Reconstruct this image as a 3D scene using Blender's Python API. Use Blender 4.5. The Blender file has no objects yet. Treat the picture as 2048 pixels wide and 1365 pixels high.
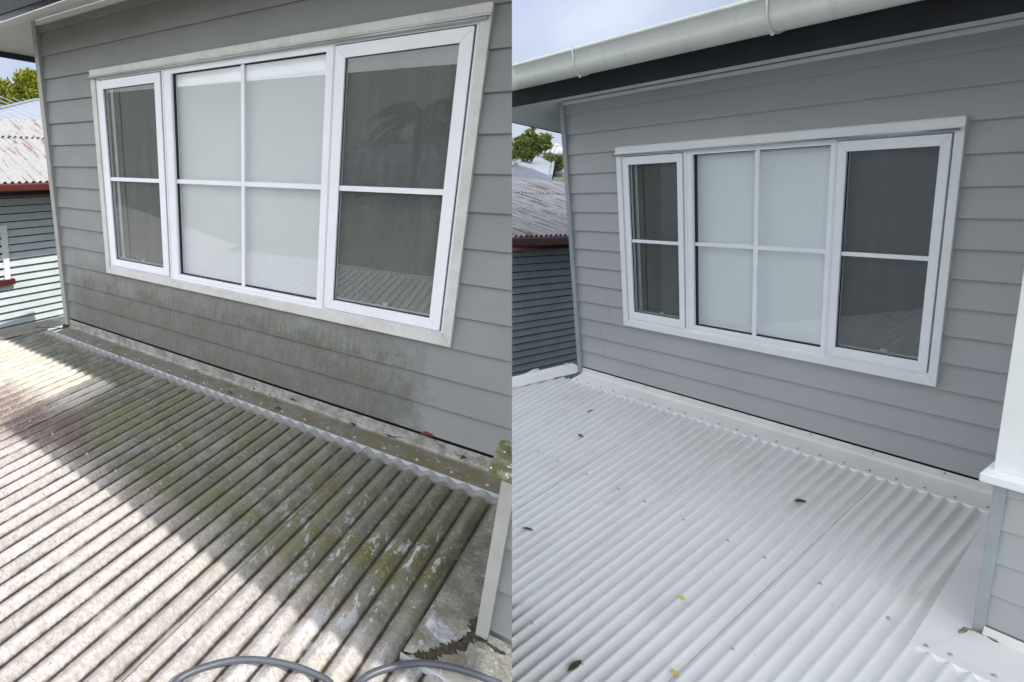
import bpy, bmesh, math, random
from mathutils import Vector, Matrix
random.seed(7)
R = math.radians
SC = bpy.context.scene
COL = SC.collection

# ------------------------------------------------------------------ camera
ML = Matrix(((0.7563359, 0.6528539, -0.0416871), (0.1572010, -0.2432357, -0.9571438), (-0.6350148, 0.7173690, -0.2865972)))
MR = Matrix(((0.3150748, 0.9155868, -0.2498573), (0.1477613, -0.3073798, -0.9400448), (-0.9374937, 0.2592652, -0.2321360)))
PX, PY, F = 351.874, 564.202, 1003.196
up = Vector((.035, -.970, -.242)).normalized()
fw = Vector((0, 0, 1)); fw = (fw - up * fw.dot(up)).normalized()
rt = fw.cross(up).normalized()
W = Matrix((rt, fw, up))                       # camera(cv) -> world
cam_d = bpy.data.cameras.new("camera"); cam = bpy.data.objects.new("camera", cam_d); COL.objects.link(cam)
cam.matrix_world = (W @ Matrix.Diagonal((1, -1, -1))).to_4x4()
cam_d.sensor_width = 36; cam_d.lens = F / 2048 * 36
cam_d.shift_x = (1024 - PX) / 2048; cam_d.shift_y = -(682.5 - PY) / 2048
cam_d.clip_start = 0.05; cam_d.clip_end = 3000
SC.camera = cam

class Side: pass
def side(M, S, camz, n):
    s = Side(); s.M = M; s.c = Vector((0, -S, camz)); s.name = n
    s.F = (W @ M).to_4x4() @ Matrix.Translation(Vector((0, S, -camz)))
    nc = Vector((1, 0, -(1024 - PX) / F)) * (1 if n == 'R' else -1)      # keep side of the seam
    s.n = (M.transposed() @ nc).normalized()
    return s
L = side(ML, 2.58, 1.5916, 'L')
Q = side(MR, 4.4, 2.7466, 'R')
L.ye, L.ze, L.s, L.k, L.p, L.x0, L.A = -0.1703, -0.0974, 0.00775, 0.0917, 0.0784, -0.231, 0.0118
Q.ye, Q.ze, Q.s, Q.k, Q.p, Q.x0, Q.A = -0.1716, -0.0790, -0.0430, -0.0723, 0.0483, -1.434, 0.0108
def ray(s, x, y): return s.M.transposed() @ Vector(((x - PX) / F, (y - PY) / F, 1))
def at(s, x, y, P, n):
    d = ray(s, x, y); n = Vector(n); return s.c + d * ((Vector(P) - s.c).dot(n) / d.dot(n))
def rz(s, y): return s.ze + s.s * (y - s.ye)
def onroof(s, x, y, dz=0):
    return at(s, x, y, (0, s.ye, s.ze + dz), (0, -s.s, 1))

# ------------------------------------------------------------------ sky, sun
SKYB = 2.3     # extra sky glow added behind the camera to light both walls
sunL = Vector((1.0, 0.0, 1.28))
sun_w = (W @ ML @ sunL).normalized()
w = bpy.data.worlds.new("World"); SC.world = w; w.use_nodes = True
nt = w.node_tree; nt.nodes.clear()
out = nt.nodes.new('ShaderNodeOutputWorld'); bg = nt.nodes.new('ShaderNodeBackground')
sky = nt.nodes.new('ShaderNodeTexSky'); sky.sky_type = 'NISHITA'; sky.sun_disc = False
sky.sun_elevation = math.asin(sun_w.z); sky.sun_rotation = math.atan2(sun_w.x, sun_w.y)
sky.air_density = 1.0; sky.dust_density = 0.6
tc = nt.nodes.new('ShaderNodeTexCoord')
no = nt.nodes.new('ShaderNodeTexNoise'); no.inputs['Scale'].default_value = 2.1; no.inputs['Detail'].default_value = 7; no.inputs['Roughness'].default_value = .55
cr = nt.nodes.new('ShaderNodeValToRGB'); cr.color_ramp.elements[0].position = .32; cr.color_ramp.elements[1].position = .62
cr.color_ramp.elements[0].color = (.45, .45, .45, 1); cr.color_ramp.elements[1].color = (1, 1, 1, 1)
no2 = nt.nodes.new('ShaderNodeTexNoise'); no2.inputs['Scale'].default_value = 3.7; no2.inputs['Detail'].default_value = 5
cc = nt.nodes.new('ShaderNodeValToRGB'); cc.color_ramp.elements[0].position = .35; cc.color_ramp.elements[1].position = .7
cc.color_ramp.elements[0].color = (5.5, 6.3, 9.0, 1); cc.color_ramp.elements[1].color = (8.2, 8.9, 10.4, 1)
mx = nt.nodes.new('ShaderNodeMixRGB')
lk = nt.links.new
lk(tc.outputs['Generated'], no.inputs['Vector']); lk(no.outputs['Fac'], cr.inputs['Fac']); lk(cr.outputs['Color'], mx.inputs['Fac'])
lk(tc.outputs['Generated'], no2.inputs['Vector']); lk(no2.outputs['Fac'], cc.inputs['Fac'])
lk(sky.outputs['Color'], mx.inputs['Color1']); lk(cc.outputs['Color'], mx.inputs['Color2'])
dp = nt.nodes.new('ShaderNodeVectorMath'); dp.operation = 'DOT_PRODUCT'; dp.inputs[1].default_value = ((W @ ML @ Vector((.1, -.6, .35))) + (W @ MR @ Vector((.1, -1.0, .55)))).normalized()
lk(tc.outputs['Generated'], dp.inputs[0])
mr = nt.nodes.new('ShaderNodeMapRange'); mr.interpolation_type = 'SMOOTHSTEP'; mr.inputs['From Min'].default_value = -.15; mr.inputs['From Max'].default_value = .85
mr.inputs['To Min'].default_value = 0; mr.inputs['To Max'].default_value = SKYB; lk(dp.outputs['Value'], mr.inputs['Value'])
sc1 = nt.nodes.new('ShaderNodeVectorMath'); sc1.operation = 'SCALE'; sc1.inputs[0].default_value = (9.2, 9.0, 8.5); lk(mr.outputs[0], sc1.inputs['Scale'])
ml = nt.nodes.new('ShaderNodeVectorMath'); ml.operation = 'MULTIPLY'; lk(sc1.outputs[0], ml.inputs[0]); lk(cr.outputs['Color'], ml.inputs[1])
sc2 = nt.nodes.new('ShaderNodeVectorMath'); sc2.operation = 'ADD'; lk(mx.outputs['Color'], sc2.inputs[0]); lk(ml.outputs[0], sc2.inputs[1])
lk(sc2.outputs[0], bg.inputs['Color']); bg.inputs['Strength'].default_value = 0.10
lk(bg.outputs[0], out.inputs[0])
sd = bpy.data.lights.new("sun", 'SUN'); sd.energy = 4.2; sd.angle = R(0.5); sd.color = (1, .955, .88)
so = bpy.data.objects.new("sun", sd); COL.objects.link(so)
so.rotation_euler = sun_w.to_track_quat('Z', 'Y').to_euler()
SC.view_settings.view_transform = 'Standard'; SC.view_settings.look = 'None'
SC.view_settings.exposure = 0.0; SC.view_settings.gamma = 1
SC.cycles.max_bounces = 8; SC.cycles.transparent_max_bounces = 12

# ------------------------------------------------------------------ node helpers
class NG:
    def __init__(s, name):
        s.m = bpy.data.materials.new(name); s.m.use_nodes = True; s.t = s.m.node_tree; s.t.nodes.clear()
        s.out = s.t.nodes.new('ShaderNodeOutputMaterial'); s.tc = s.t.nodes.new('ShaderNodeTexCoord')
        s.obj = s.tc.outputs['Object']
        sp = s.t.nodes.new('ShaderNodeSeparateXYZ'); s.link(s.obj, sp.inputs[0]); s.X, s.Y, s.Z = sp.outputs
    def link(s, a, b): s.t.links.new(a, b)
    def put(s, sock, v):
        if hasattr(v, 'links'): s.link(v, sock)
        elif v is not None:
            if isinstance(v, tuple) and len(v) == 3 and sock.type == 'RGBA': v = v + (1,)
            sock.default_value = v
    def m2(s, op, a, b=None, c=None):
        n = s.t.nodes.new('ShaderNodeMath'); n.operation = op; s.put(n.inputs[0], a)
        if b is not None: s.put(n.inputs[1], b)
        if c is not None: s.put(n.inputs[2], c)
        return n.outputs[0]
    def noise(s, scale, detail=4, rough=.55, vec=None, st=None, off=(0, 0, 0)):
        n = s.t.nodes.new('ShaderNodeTexNoise'); n.inputs['Scale'].default_value = scale
        n.inputs['Detail'].default_value = detail; n.inputs['Roughness'].default_value = rough
        mp = s.t.nodes.new('ShaderNodeMapping'); s.link(vec or s.obj, mp.inputs[0]); mp.inputs['Location'].default_value = off
        if st: mp.inputs['Scale'].default_value = st
        s.link(mp.outputs[0], n.inputs['Vector']); return n.outputs['Fac']
    def voro(s, scale, st=None):
        n = s.t.nodes.new('ShaderNodeTexVoronoi'); n.inputs['Scale'].default_value = scale
        mp = s.t.nodes.new('ShaderNodeMapping'); s.link(s.obj, mp.inputs[0])
        if st: mp.inputs['Scale'].default_value = st
        s.link(mp.outputs[0], n.inputs['Vector']); return n.outputs['Distance']
    def step(s, v, a, b):          # smooth 0..1 from a to b
        n = s.t.nodes.new('ShaderNodeMapRange'); n.interpolation_type = 'SMOOTHSTEP'
        s.put(n.inputs['Value'], v); n.inputs['From Min'].default_value = a; n.inputs['From Max'].default_value = b
        if a > b:
            n.inputs['From Min'].default_value = b; n.inputs['From Max'].default_value = a
            n.inputs['To Min'].default_value = 1; n.inputs['To Max'].default_value = 0
        return n.outputs[0]
    def mix(s, f, a, b, mode='MIX'):
        n = s.t.nodes.new('ShaderNodeMixRGB'); n.blend_type = mode; s.put(n.inputs[0], f)
        s.put(n.inputs[1], a); s.put(n.inputs[2], b); return n.outputs[0]
    def mul(s, *a):
        r = a[0]
        for b in a[1:]: r = s.m2('MULTIPLY', r, b)
        return r
    def bsdf(s, col, rough=.5, metal=0, bump=None, bs=.3, bd=.002, spec=.5):
        b = s.t.nodes.new('ShaderNodeBsdfPrincipled'); s.put(b.inputs['Base Color'], col); s.put(b.inputs['Roughness'], rough)
        s.put(b.inputs['Metallic'], metal); s.put(b.inputs['Specular IOR Level'], spec)
        if bump is not None:
            bp = s.t.nodes.new('ShaderNodeBump'); bp.inputs['Strength'].default_value = bs; bp.inputs['Distance'].default_value = bd
            s.link(bump, bp.inputs['Height']); s.link(bp.outputs[0], b.inputs['Normal'])
        s.link(b.outputs[0], s.out.inputs[0]); return b

def plain(name, col, rough=.5, metal=0, var=.08, scale=9, bs=.15, spec=.5):
    g = NG(name); n = g.noise(scale, 5)
    c = g.mix(g.step(n, .3, .7), tuple(x * (1 - var) for x in col), tuple(min(1, x * (1 + var)) for x in col))
    g.bsdf(c, rough, metal, g.noise(scale * 14, 3), bs, .001, spec); return g.m

# wall paint: old with grime and algae, and washed
def wall_dirty():
    g = NG('weathered_grey_paint')
    base = g.mix(g.step(g.noise(2.2, 4), .3, .7), (.203, .210, .220), (.232, .239, .249))
    streak = g.noise(9, 7, .72, st=(5.0, 1, .8)); fine = g.noise(130, 3, .7); blot = g.noise(3.0, 4, .6)
    edge = g.m2('ADD', g.Z, g.m2('MULTIPLY', blot, -.35))
    low = g.step(edge, .60, .12)
    xr = g.mul(g.step(g.m2('ADD', g.X, g.m2('MULTIPLY', g.noise(7, 7, .75), .6)), -.22, -.52), g.step(g.X, -3.62, -3.40))
    band = g.mul(low, xr)
    # boards: each board gathers its dirt at its lower part
    bz = g.m2('FRACT', g.m2('DIVIDE', g.Z, .1695)); bm_ = g.step(bz, 1.2, .1)
    mot = g.step(g.m2('ADD', g.m2('ADD', g.m2('MULTIPLY', streak, .34), g.m2('MULTIPLY', g.noise(5.5, 7, .75, off=(6, 0, 3)), .40)), g.m2('MULTIPLY', fine, .26)), .38, .60)
    f1 = g.mul(band, mot, g.m2('ADD', g.m2('MULTIPLY', bm_, .5), .5))
    f1 = g.m2('MINIMUM', g.m2('MULTIPLY', f1, 1.3), .92)
    c = g.mix(f1, base, g.mix(g.step(g.noise(6, 3), .35, .65), (.098, .100, .088), (.108, .113, .072)))
    c = g.mix(g.mul(band, g.step(g.m2('ADD', g.Z, g.m2('MULTIPLY', blot, -.2)), .40, .10), .62), c, (.115, .12, .11))
    sp = g.mul(g.step(g.noise(120, 4, .7), .58, .68), band)
    c = g.mix(g.m2('MULTIPLY', sp, .8), c, (.05, .055, .035)); c = g.mix(g.mul(g.step(g.noise(65, 4, .7, off=(1, 1, 1)), .56, .66), band, .35), c, (.21, .215, .20))
    ol = g.mul(g.step(streak, .56, .72), band, g.step(bz, .75, .2), g.step(blot, .45, .6))
    c = g.mix(g.m2('MULTIPLY', ol, .5), c, (.105, .105, .07))
    g.bsdf(c, .55, 0, g.noise(90, 4), .12, .001, .35); return g.m
def wall_clean():
    g = NG('washed_grey_paint')
    c = g.mix(g.step(g.noise(1.6, 4), .3, .7), (.36, .378, .392), (.39, .41, .422))
    st = g.mul(g.step(g.noise(7, 5, .6, st=(4, 1, .5)), .55, .75), g.step(g.Z, 1.2, .7), g.step(g.X, -2.6, -2.8))
    c = g.mix(g.m2('MULTIPLY', st, .25), c, (.16, .18, .17))
    g.bsdf(c, .5, 0, g.noise(90, 4), .08, .001, .35); return g.m

def roof_old():
    g = NG('lichen_covered_roof_paint')
    k, p, x0 = L.k, L.p, L.x0
    ph = g.m2('DIVIDE', g.m2('SUBTRACT', g.m2('SUBTRACT', g.X, g.m2('MULTIPLY', g.Y, k)), x0), p)
    cs = g.m2('COSINE', g.m2('MULTIPLY', ph, 2 * math.pi))              # 1 on crests
    wob = g.m2('MULTIPLY', g.m2('SUBTRACT', g.noise(9, 4), .5), 1.3)
    val = g.step(g.m2('ADD', cs, wob), -.35, -1.15)
    rib = g.m2('FLOOR', g.m2('ADD', ph, .5))
    ribv = g.t.nodes.new('ShaderNodeTexWhiteNoise'); ribv.noise_dimensions = '1D'; g.link(rib, ribv.inputs['W']); rv = ribv.outputs['Value']
    big = g.noise(1.7, 4, .6); mid = g.noise(7, 5, .65); fine = g.noise(60, 4, .7); vfine = g.noise(170, 3, .7)
    base = g.mix(g.step(mid, .35, .65), (.125, .130, .102), (.225, .228, .205))
    base = g.mix(g.mul(g.step(big, .40, .60), g.m2('ADD', g.m2('MULTIPLY', g.step(mid, .35, .6), .5), .4)), base, (.155, .152, .080))         # olive bloom
    gp = g.mul(g.step(g.noise(3.4, 5, .65, off=(0, 3, 1)), .50, .62), g.step(g.X, -2.0, -1.6), g.step(g.Y, -.35, -.6)); base = g.mix(g.mul(gp, g.step(mid, .3, .55), .8), base, (.125, .118, .035))
    # right end: darker mould
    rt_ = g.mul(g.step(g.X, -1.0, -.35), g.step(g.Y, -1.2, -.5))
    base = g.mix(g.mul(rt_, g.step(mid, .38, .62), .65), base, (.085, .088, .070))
    # outer part and left notch: chalky crust, sunlit brightness painted in
    pale = g.step(g.m2('ADD', g.Y, g.m2('MULTIPLY', mid, -.25)), -1.15, -1.48)
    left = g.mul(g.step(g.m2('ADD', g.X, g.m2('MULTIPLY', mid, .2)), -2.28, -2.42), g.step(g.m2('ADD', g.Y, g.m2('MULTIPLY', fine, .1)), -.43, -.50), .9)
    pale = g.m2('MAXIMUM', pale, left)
    sunlit_crust = (.62, .585, .50); crust = g.mix(g.step(g.m2('ADD', g.m2('MULTIPLY', fine, .62), g.m2('MULTIPLY', g.noise(11, 5, .7, off=(2, 8, 0)), .38)), .38, .62), (.36, .32, .305), (.53, .50, .48))
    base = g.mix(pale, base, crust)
    base = g.mix(g.mul(left, g.step(g.Y, -1.15, -.95), .7), base, sunlit_crust)
    # cream-yellow algae on the pale region near the shade line
    yel = g.mul(pale, g.step(g.noise(5, 4, .7), .52, .70), g.step(g.Y, -1.75, -1.3))
    base = g.mix(g.m2('MULTIPLY', yel, .38), base, (.47, .44, .27))
    # purple brown crust, top left patch
    dx = g.m2('MULTIPLY', g.m2('ADD', g.X, 2.62), .95); dy = g.m2('MULTIPLY', g.m2('ADD', g.Y, 1.12), 2.3)
    dd = g.m2('SQRT', g.m2('ADD', g.m2('MULTIPLY', dx, dx), g.m2('MULTIPLY', dy, dy)))
    pur = g.step(g.m2('ADD', dd, g.m2('MULTIPLY', g.m2('SUBTRACT', mid, .5), 1.0)), .72, .25)
    pur = g.mul(pur, g.step(g.m2('ADD', vfine, g.m2('MULTIPLY', cs, .10)), .36, .56))
    base = g.mix(g.m2('MULTIPLY', pur, .95), base, (.165, .100, .092))
    pf = g.mul(g.step(g.m2('ADD', dd, g.m2('MULTIPLY', g.m2('SUBTRACT', mid, .5), 1.3)), .9, .3), g.step(fine, .60, .70))
    base = g.mix(g.m2('MULTIPLY', pf, .8), base, (.035, .03, .028))
    # lichen specks
    sp = g.step(g.noise(95, 3, .6), .60, .70); base = g.mix(g.m2('MULTIPLY', sp, .55), base, (.47, .47, .42))
    dk = g.step(g.noise(100, 4, .7, off=(3, 1, 2)), .57, .68); base = g.mix(g.m2('MULTIPLY', dk, .6), base, (.06, .06, .045))
    bl = g.mul(g.step(g.noise(23, 5, .7, off=(5, 2, 1)), .58, .70), .55); base = g.mix(bl, base, (.38, .39, .37))
    # scraped bare paint
    sc_ = g.mul(g.step(g.noise(13, 6, .75, st=(1.7, .55, 1), off=(1, 7, 0)), .555, .60), g.step(g.X, -1.25, -.65), g.step(g.Y, -.45, -.62))
    base = g.mix(g.m2('MULTIPLY', sc_, .8), base, (.46, .47, .50))
    base = g.mix(g.mul(g.step(rv, .0, 1), .22), base, (.12, .115, .09))
    # dirt packed in the valleys
    vl = g.mul(val, g.step(g.noise(14, 3, .6, st=(1, .25, 1)), .24, .48))
    base = g.mix(g.m2('MULTIPLY', vl, .82), base, g.mix(g.step(g.X, -1.2, -1.9), (.07, .062, .035), (.060, .038, .038)))
    crisp = g.mul(g.step(g.m2('ADD', cs, g.m2('MULTIPLY', g.m2('SUBTRACT', g.noise(30, 4), .5), .25)), -.86, -.97), g.step(g.noise(5, 3, .6, off=(9, 0, 0)), .30, .46))
    base = g.mix(g.m2('MULTIPLY', crisp, .93), base, (.028, .020, .018))
    clean = g.mul(g.step(g.m2('ADD', g.Y, g.m2('MULTIPLY', fine, .05)), -.215, -.185), .75)
    base = g.mix(clean, base, (.33, .34, .35))
    h = g.m2('ADD', g.m2('MULTIPLY', fine, .6), g.m2('MULTIPLY', vfine, .7))
    g.bsdf(base, .8, 0, h, .8, .004, .3); return g.m
def flash_old():
    g = NG('grimy_flashing_paint')
    mid = g.noise(6, 5, .65); fine = g.noise(70, 4, .7)
    c = g.mix(g.step(fine, .35, .7), (.125, .120, .105), (.19, .185, .17))
    up_ = g.m2('MAXIMUM', g.step(g.Y, -.030, -.018), g.step(g.m2('ADD', g.Y, g.m2('MULTIPLY', mid, .08)), -.01, .012))
    c = g.mix(up_, c, g.mix(g.step(g.noise(16, 6, .75), .4, .62), (.29, .29, .28), (.17, .17, .15)))
    ol = g.mul(g.step(g.m2('ADD', mid, g.m2('MULTIPLY', g.X, .05)), .34, .50), g.step(g.Y, -.018, -.040))
    c = g.mix(g.m2('MULTIPLY', ol, .75), c, (.115, .105, .05))
    c = g.mix(g.m2('MULTIPLY', g.step(g.noise(33, 4, .7), .60, .70), .6), c, (.33, .33, .31))
    c = g.mix(g.m2('MULTIPLY', g.step(g.noise(140, 3, .6), .60, .70), .75), c, (.05, .045, .035))
    g.bsdf(c, .75, 0, fine, .4, .002, .3); return g.m
def gusset():
    g = NG('mottled_flat_flashing'); mid = g.noise(14, 6, .72); fine = g.noise(90, 4, .7)
    c = g.mix(g.step(fine, .35, .68), (.16, .16, .14), (.25, .25, .225)); c = g.mix(g.mul(g.step(mid, .45, .6), .7), c, (.11, .105, .075))
    c = g.mix(g.mul(g.step(g.noise(24, 6, .75, off=(4, 4, 0)), .58, .66), .7), c, (.40, .41, .42)); c = g.mix(g.mul(g.step(g.noise(170, 3, .6), .6, .7), .7), c, (.05, .045, .035))
    c = g.mix(g.step(g.Y, -1.10, -1.25), c, (.42, .41, .35)); g.bsdf(c, .85, 0, fine, .6, .003, .2); return g.m
def gutterm():
    g = NG('pale_gutter_paint'); c = g.mix(g.step(g.noise(4, 6, .7, st=(1, 1, 1)), .3, .7), (.60, .63, .60), (.68, .71, .68))
    st = g.mul(g.step(g.noise(6, 6, .7, st=(5, 1, .4)), .52, .72), .35); c = g.mix(st, c, (.42, .43, .39)); c = g.mix(g.m2('MULTIPLY', g.step(g.noise(50, 3, .6), .63, .68), .4), c, (.8, .8, .78))
    g.bsdf(c, .4, 0, g.noise(5, 3), .2, .004, .5); return g.m
def roof_new():
    g = NG('washed_white_roof_paint')
    c = g.mix(g.step(g.noise(1.3, 4), .3, .7), (.675, .69, .69), (.715, .73, .73))
    c = g.mix(g.m2('MULTIPLY', g.step(g.noise(5, 4, .6, st=(1, .4, 1)), .5, .8), .25), c, (.52, .50, .52))
    sp = g.step(g.noise(55, 3, .6, off=(2, 2, 2)), .70, .73); c = g.mix(g.m2('MULTIPLY', sp, .55), c, (.2, .19, .17)); c = g.mix(g.m2('MULTIPLY', g.step(g.noise(2.2, 6, .7, st=(1.6, .7, 1), off=(7, 1, 0)), .50, .72), .30), c, (.48, .47, .44))
    g.bsdf(c, .45, 0, g.noise(4.5, 4), .35, .006, .5); return g.m
def white_paint(name, col, dirt):
    g = NG(name); c = g.mix(g.step(g.noise(5, 4), .3, .7), tuple(x * .95 for x in col), col)
    if dirt:
        d = g.mul(g.step(g.noise(8, 6, .72), .40, .72), dirt * .8); c = g.mix(d, c, (.40, .40, .37))
        d2 = g.mul(g.step(g.noise(70, 3, .7, st=(1, 1, .5)), .55, .72), dirt * .5); c = g.mix(d2, c, (.33, .33, .31))
    g.bsdf(c, .4, 0, g.noise(60, 3), .08, .001, .45); return g.m
def moss():
    g = NG('mossy_sill_paint'); f = g.noise(40, 5, .7); m = g.noise(14, 4)
    c = g.mix(g.step(m, .35, .6), (.30, .30, .27), (.13, .13, .06)); c = g.mix(g.step(f, .5, .65), c, (.08, .09, .035))
    c = g.mix(g.step(g.noise(60, 2), .64, .7), c, (.5, .5, .46)); g.bsdf(c, .85, 0, f, .6, .004, .2); return g.m
def glass(name, dust, refl=1.25):
    g = NG(name); t = g.t
    lw = t.nodes.new('ShaderNodeLayerWeight'); lw.inputs['Blend'].default_value = .5; frv = g.m2('ADD', g.m2('MULTIPLY', g.m2('POWER', lw.outputs['Facing'], 5.0), .96), .04)
    gl = t.nodes.new('ShaderNodeBsdfGlossy'); gl.inputs['Roughness'].default_value = .012; gl.inputs['Color'].default_value = (.96, .98, 1, 1)
    tr = t.nodes.new('ShaderNodeBsdfTransparent'); tr.inputs['Color'].default_value = (.975, .986, .986, 1)
    bp = t.nodes.new('ShaderNodeBump'); bp.inputs['Strength'].default_value = .04; bp.inputs['Distance'].default_value = .002
    g.link(g.noise(3.0, 2), bp.inputs['Height']); g.link(bp.outputs[0], gl.inputs['Normal'])
    m = t.nodes.new('ShaderNodeMixShader'); g.link(g.m2('MINIMUM', g.m2('MULTIPLY', frv, refl), 1.0), m.inputs[0])
    g.link(tr.outputs[0], m.inputs[1]); g.link(gl.outputs[0], m.inputs[2])
    last = m.outputs[0]
    if dust:
        df = t.nodes.new('ShaderNodeBsdfDiffuse'); df.inputs['Color'].default_value = (.46, .47, .46, 1)
        n = g.step(g.noise(170, 3, .7), .46, .78); s2 = g.step(g.noise(8, 6, .7, st=(2.4, 1, .35)), .38, .68)
        lo = g.step(g.Z, 1.15, .62)
        f = g.m2('MULTIPLY', g.m2('ADD', g.mul(n, s2, .8), g.mul(lo, g.m2('ADD', n, .15), .7)), dust)
        f = g.m2('MINIMUM', g.m2('ADD', f, .02), .7)
        m3 = t.nodes.new('ShaderNodeMixShader'); g.link(f, m3.inputs[0]); g.link(last, m3.inputs[1]); g.link(df.outputs[0], m3.inputs[2]); last = m3.outputs[0]
    g.link(last, g.out.inputs[0]); return g.m
def rusty():
    g = NG('rusty_galvanised_iron')
    st = g.noise(3.2, 6, .7, st=(5.5, .4, .5)); fine = g.noise(40, 4, .7)
    c = g.mix(g.step(fine, .3, .7), (.27, .275, .28), (.38, .38, .38))
    rs = g.step(g.m2('ADD', st, g.m2('MULTIPLY', fine, .12)), .60, .67)
    c = g.mix(g.m2('MULTIPLY', rs, .9), c, g.mix(fine, (.14, .055, .035), (.25, .11, .07)))
    g.bsdf(c, .65, .0, fine, .3, .002, .4); return g.m
def rusty2():
    g = NG('weathered_grey_iron'); st = g.noise(3.2, 6, .75, st=(4.2, .35, .5)); fine = g.noise(40, 4, .7)
    c = g.mix(g.step(fine, .3, .7), (.30, .31, .325), (.46, .47, .48)); c = g.mix(g.m2('MULTIPLY', g.step(g.noise(4, 5, .7, st=(3.5, .4, .5), off=(3, 3, 3)), .45, .62), .6), c, (.15, .14, .14))
    c = g.mix(g.m2('MULTIPLY', g.step(g.m2('ADD', st, g.m2('MULTIPLY', fine, .1)), .575, .65), .9), c, (.12, .06, .045)); g.bsdf(c, .7, 0, fine, .3, .002, .3); return g.m
def neigh_wall():
    g = NG('pale_green_boards'); c = g.mix(g.step(g.noise(3, 5), .3, .7), (.50, .57, .58), (.58, .645, .65)); g.bsdf(c, .6, 0, g.noise(60, 3), .1); return g.m
def neigh_wall2():
    g = NG('faded_teal_boards'); c = g.mix(g.step(g.noise(3, 5), .3, .7), (.38, .44, .46), (.46, .52, .54)); g.bsdf(c, .6, 0, g.noise(60, 3), .1); return g.m
def leafm(name, a, b):
    g = NG(name); t = g.t; oi = t.nodes.new('ShaderNodeNewGeometry')
    c = g.mix(oi.outputs['Random Per Island'], a, b)
    d = t.nodes.new('ShaderNodeBsdfDiffuse'); g.link(c, d.inputs[0]); tl = t.nodes.new('ShaderNodeBsdfTranslucent'); g.link(c, tl.inputs[0])
    m = t.nodes.new('ShaderNodeMixShader'); m.inputs[0].default_value = .35; g.link(d.outputs[0], m.inputs[1]); g.link(tl.outputs[0], m.inputs[2])
    g.link(m.outputs[0], g.out.inputs[0]); return g.m

M = dict(rusty2=rusty2(),
 lapdark=plain('lap_shadow_paint', (.25, .26, .27), .7, 0, .1), bounce=plain('white_bounce_sheet', (.8, .8, .8), .8, 0, .02, 1, .02),
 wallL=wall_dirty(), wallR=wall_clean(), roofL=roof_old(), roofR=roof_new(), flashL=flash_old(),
 flashR=plain('washed_flashing_paint', (.68, .685, .685), .5, 0, .06, 4),
 lipL=plain('flashing_lip_paint', (.40, .41, .45), .55, 0, .06, 20), lipR=plain('flashing_lip_white', (.82, .85, .85), .5, 0, .04, 20),
 casL=white_paint('stained_white_casing', (.56, .56, .56), .75), casR=white_paint('white_casing', (.80, .83, .85), 0),
 frmL=white_paint('white_window_frame', (.74, .75, .82), .06), frmR=white_paint('washed_window_frame', (.84, .88, .93), 0),
 flashG=gusset(), postL=white_paint('grimy_corner_paint', (.30, .31, .30), .35), postR=plain('grey_corner_paint', (.30, .335, .36), .5, 0, .05),
 bpostL=white_paint('weathered_post_paint', (.33, .335, .33), .8),
 soffL=plain('soffit_paint', (.66, .66, .65), .6, 0, .03), soffR=plain('soffit_paint_cool', (.60, .62, .66), .6, 0, .03),
 fascia=plain('black_fascia_paint', (.010, .012, .018), .45, 0, .2, spec=.3), gutter=gutterm(),
 blindL=plain('white_blind_cloth', (.60, .62, .645), .8, 0, .02, 2, .02), blindR=plain('blue_white_blind_cloth', (.82, .855, .885), .8, 0, .02, 2, .02),
 glassD=glass('dusty_glass', .26), glassD2=glass('lightly_dusty_glass', .09), glassC=glass('clear_glass', 0, 1.7),
 black=plain('black_rubber_seal', (.006, .006, .006), .6, 0, .1), metal=plain('zinc_screw_metal', (.42, .43, .44), .35, .35, .1, 40),
 tube=plain('dull_aluminium', (.42, .44, .47), .35, .6, .05), jamb=plain('inner_jamb', (.30, .34, .35), .6),
 hose=plain('grey_hose_rubber', (.075, .082, .10), .38, 0, .08, 10, .03), mossy=moss(),
 grime=plain('wet_dirt_and_lap_shadow', (.035, .028, .016), .9, 0, .5, 40, .8), stain=plain('brown_stain', (.20, .19, .15), .8, 0, .3, 50, .3),
 patch=plain('pale_sealant_patch', (.27, .28, .29), .7, 0, .5, 30, .2),
 rusty=rusty(), nwall=neigh_wall(), nwall2=neigh_wall2(), galv=plain('light_galvanised_iron', (.30, .33, .375), .5, .1, .1, 8),
 maroon=plain('maroon_trim_paint', (.09, .018, .015), .5, 0, .1), nwhite=plain('neighbour_white_paint', (.8, .82, .84), .5, 0, .04),
 dark=plain('dark_room_and_board_shadow', (.02, .022, .025), .9), bark=plain('bark', (.12, .09, .065), .9, 0, .3, 20, .6),
 shiny=plain('spun_aluminium', (.50, .52, .55), .35, .6, .03), road=plain('asphalt', (.06, .06, .062), .9, 0, .2, 3),
 fl1=leafm('yellow_green_leaves', (.16, .19, .02), (.33, .33, .05)), fl2=leafm('green_leaves', (.04, .075, .02), (.13, .15, .05)),
 fl4=leafm('mid_green_leaves', (.08, .12, .03), (.24, .27, .10)), fl3=leafm('palm_leaves', (.03, .05, .02), (.06, .08, .03)), brick=plain('brown_brick', (.17, .10, .08), .8, 0, .2, 5),
 tile=plain('dark_roof_tiles', (.07, .065, .07), .7, 0, .2, 5), carw=plain('white_car_paint', (.8, .8, .8), .2, 0, .02), 
 tyre=plain('tyre_rubber', (.02, .02, .02), .8), deadl=plain('dry_leaf', (.03, .02, .014), .8, 0, .4, 60), olive=plain('olive_leaf', (.045, .050, .018), .6, 0, .4, 80),
 brownl=plain('brown_leaf', (.075, .055, .05), .7, 0, .3, 80), yel=plain('yellow_petal', (.62, .50, .10), .7, 0, .15, 60), redl=plain('rust_red_leaf', (.11, .03, .018), .8, 0, .3, 60),
)
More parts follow.
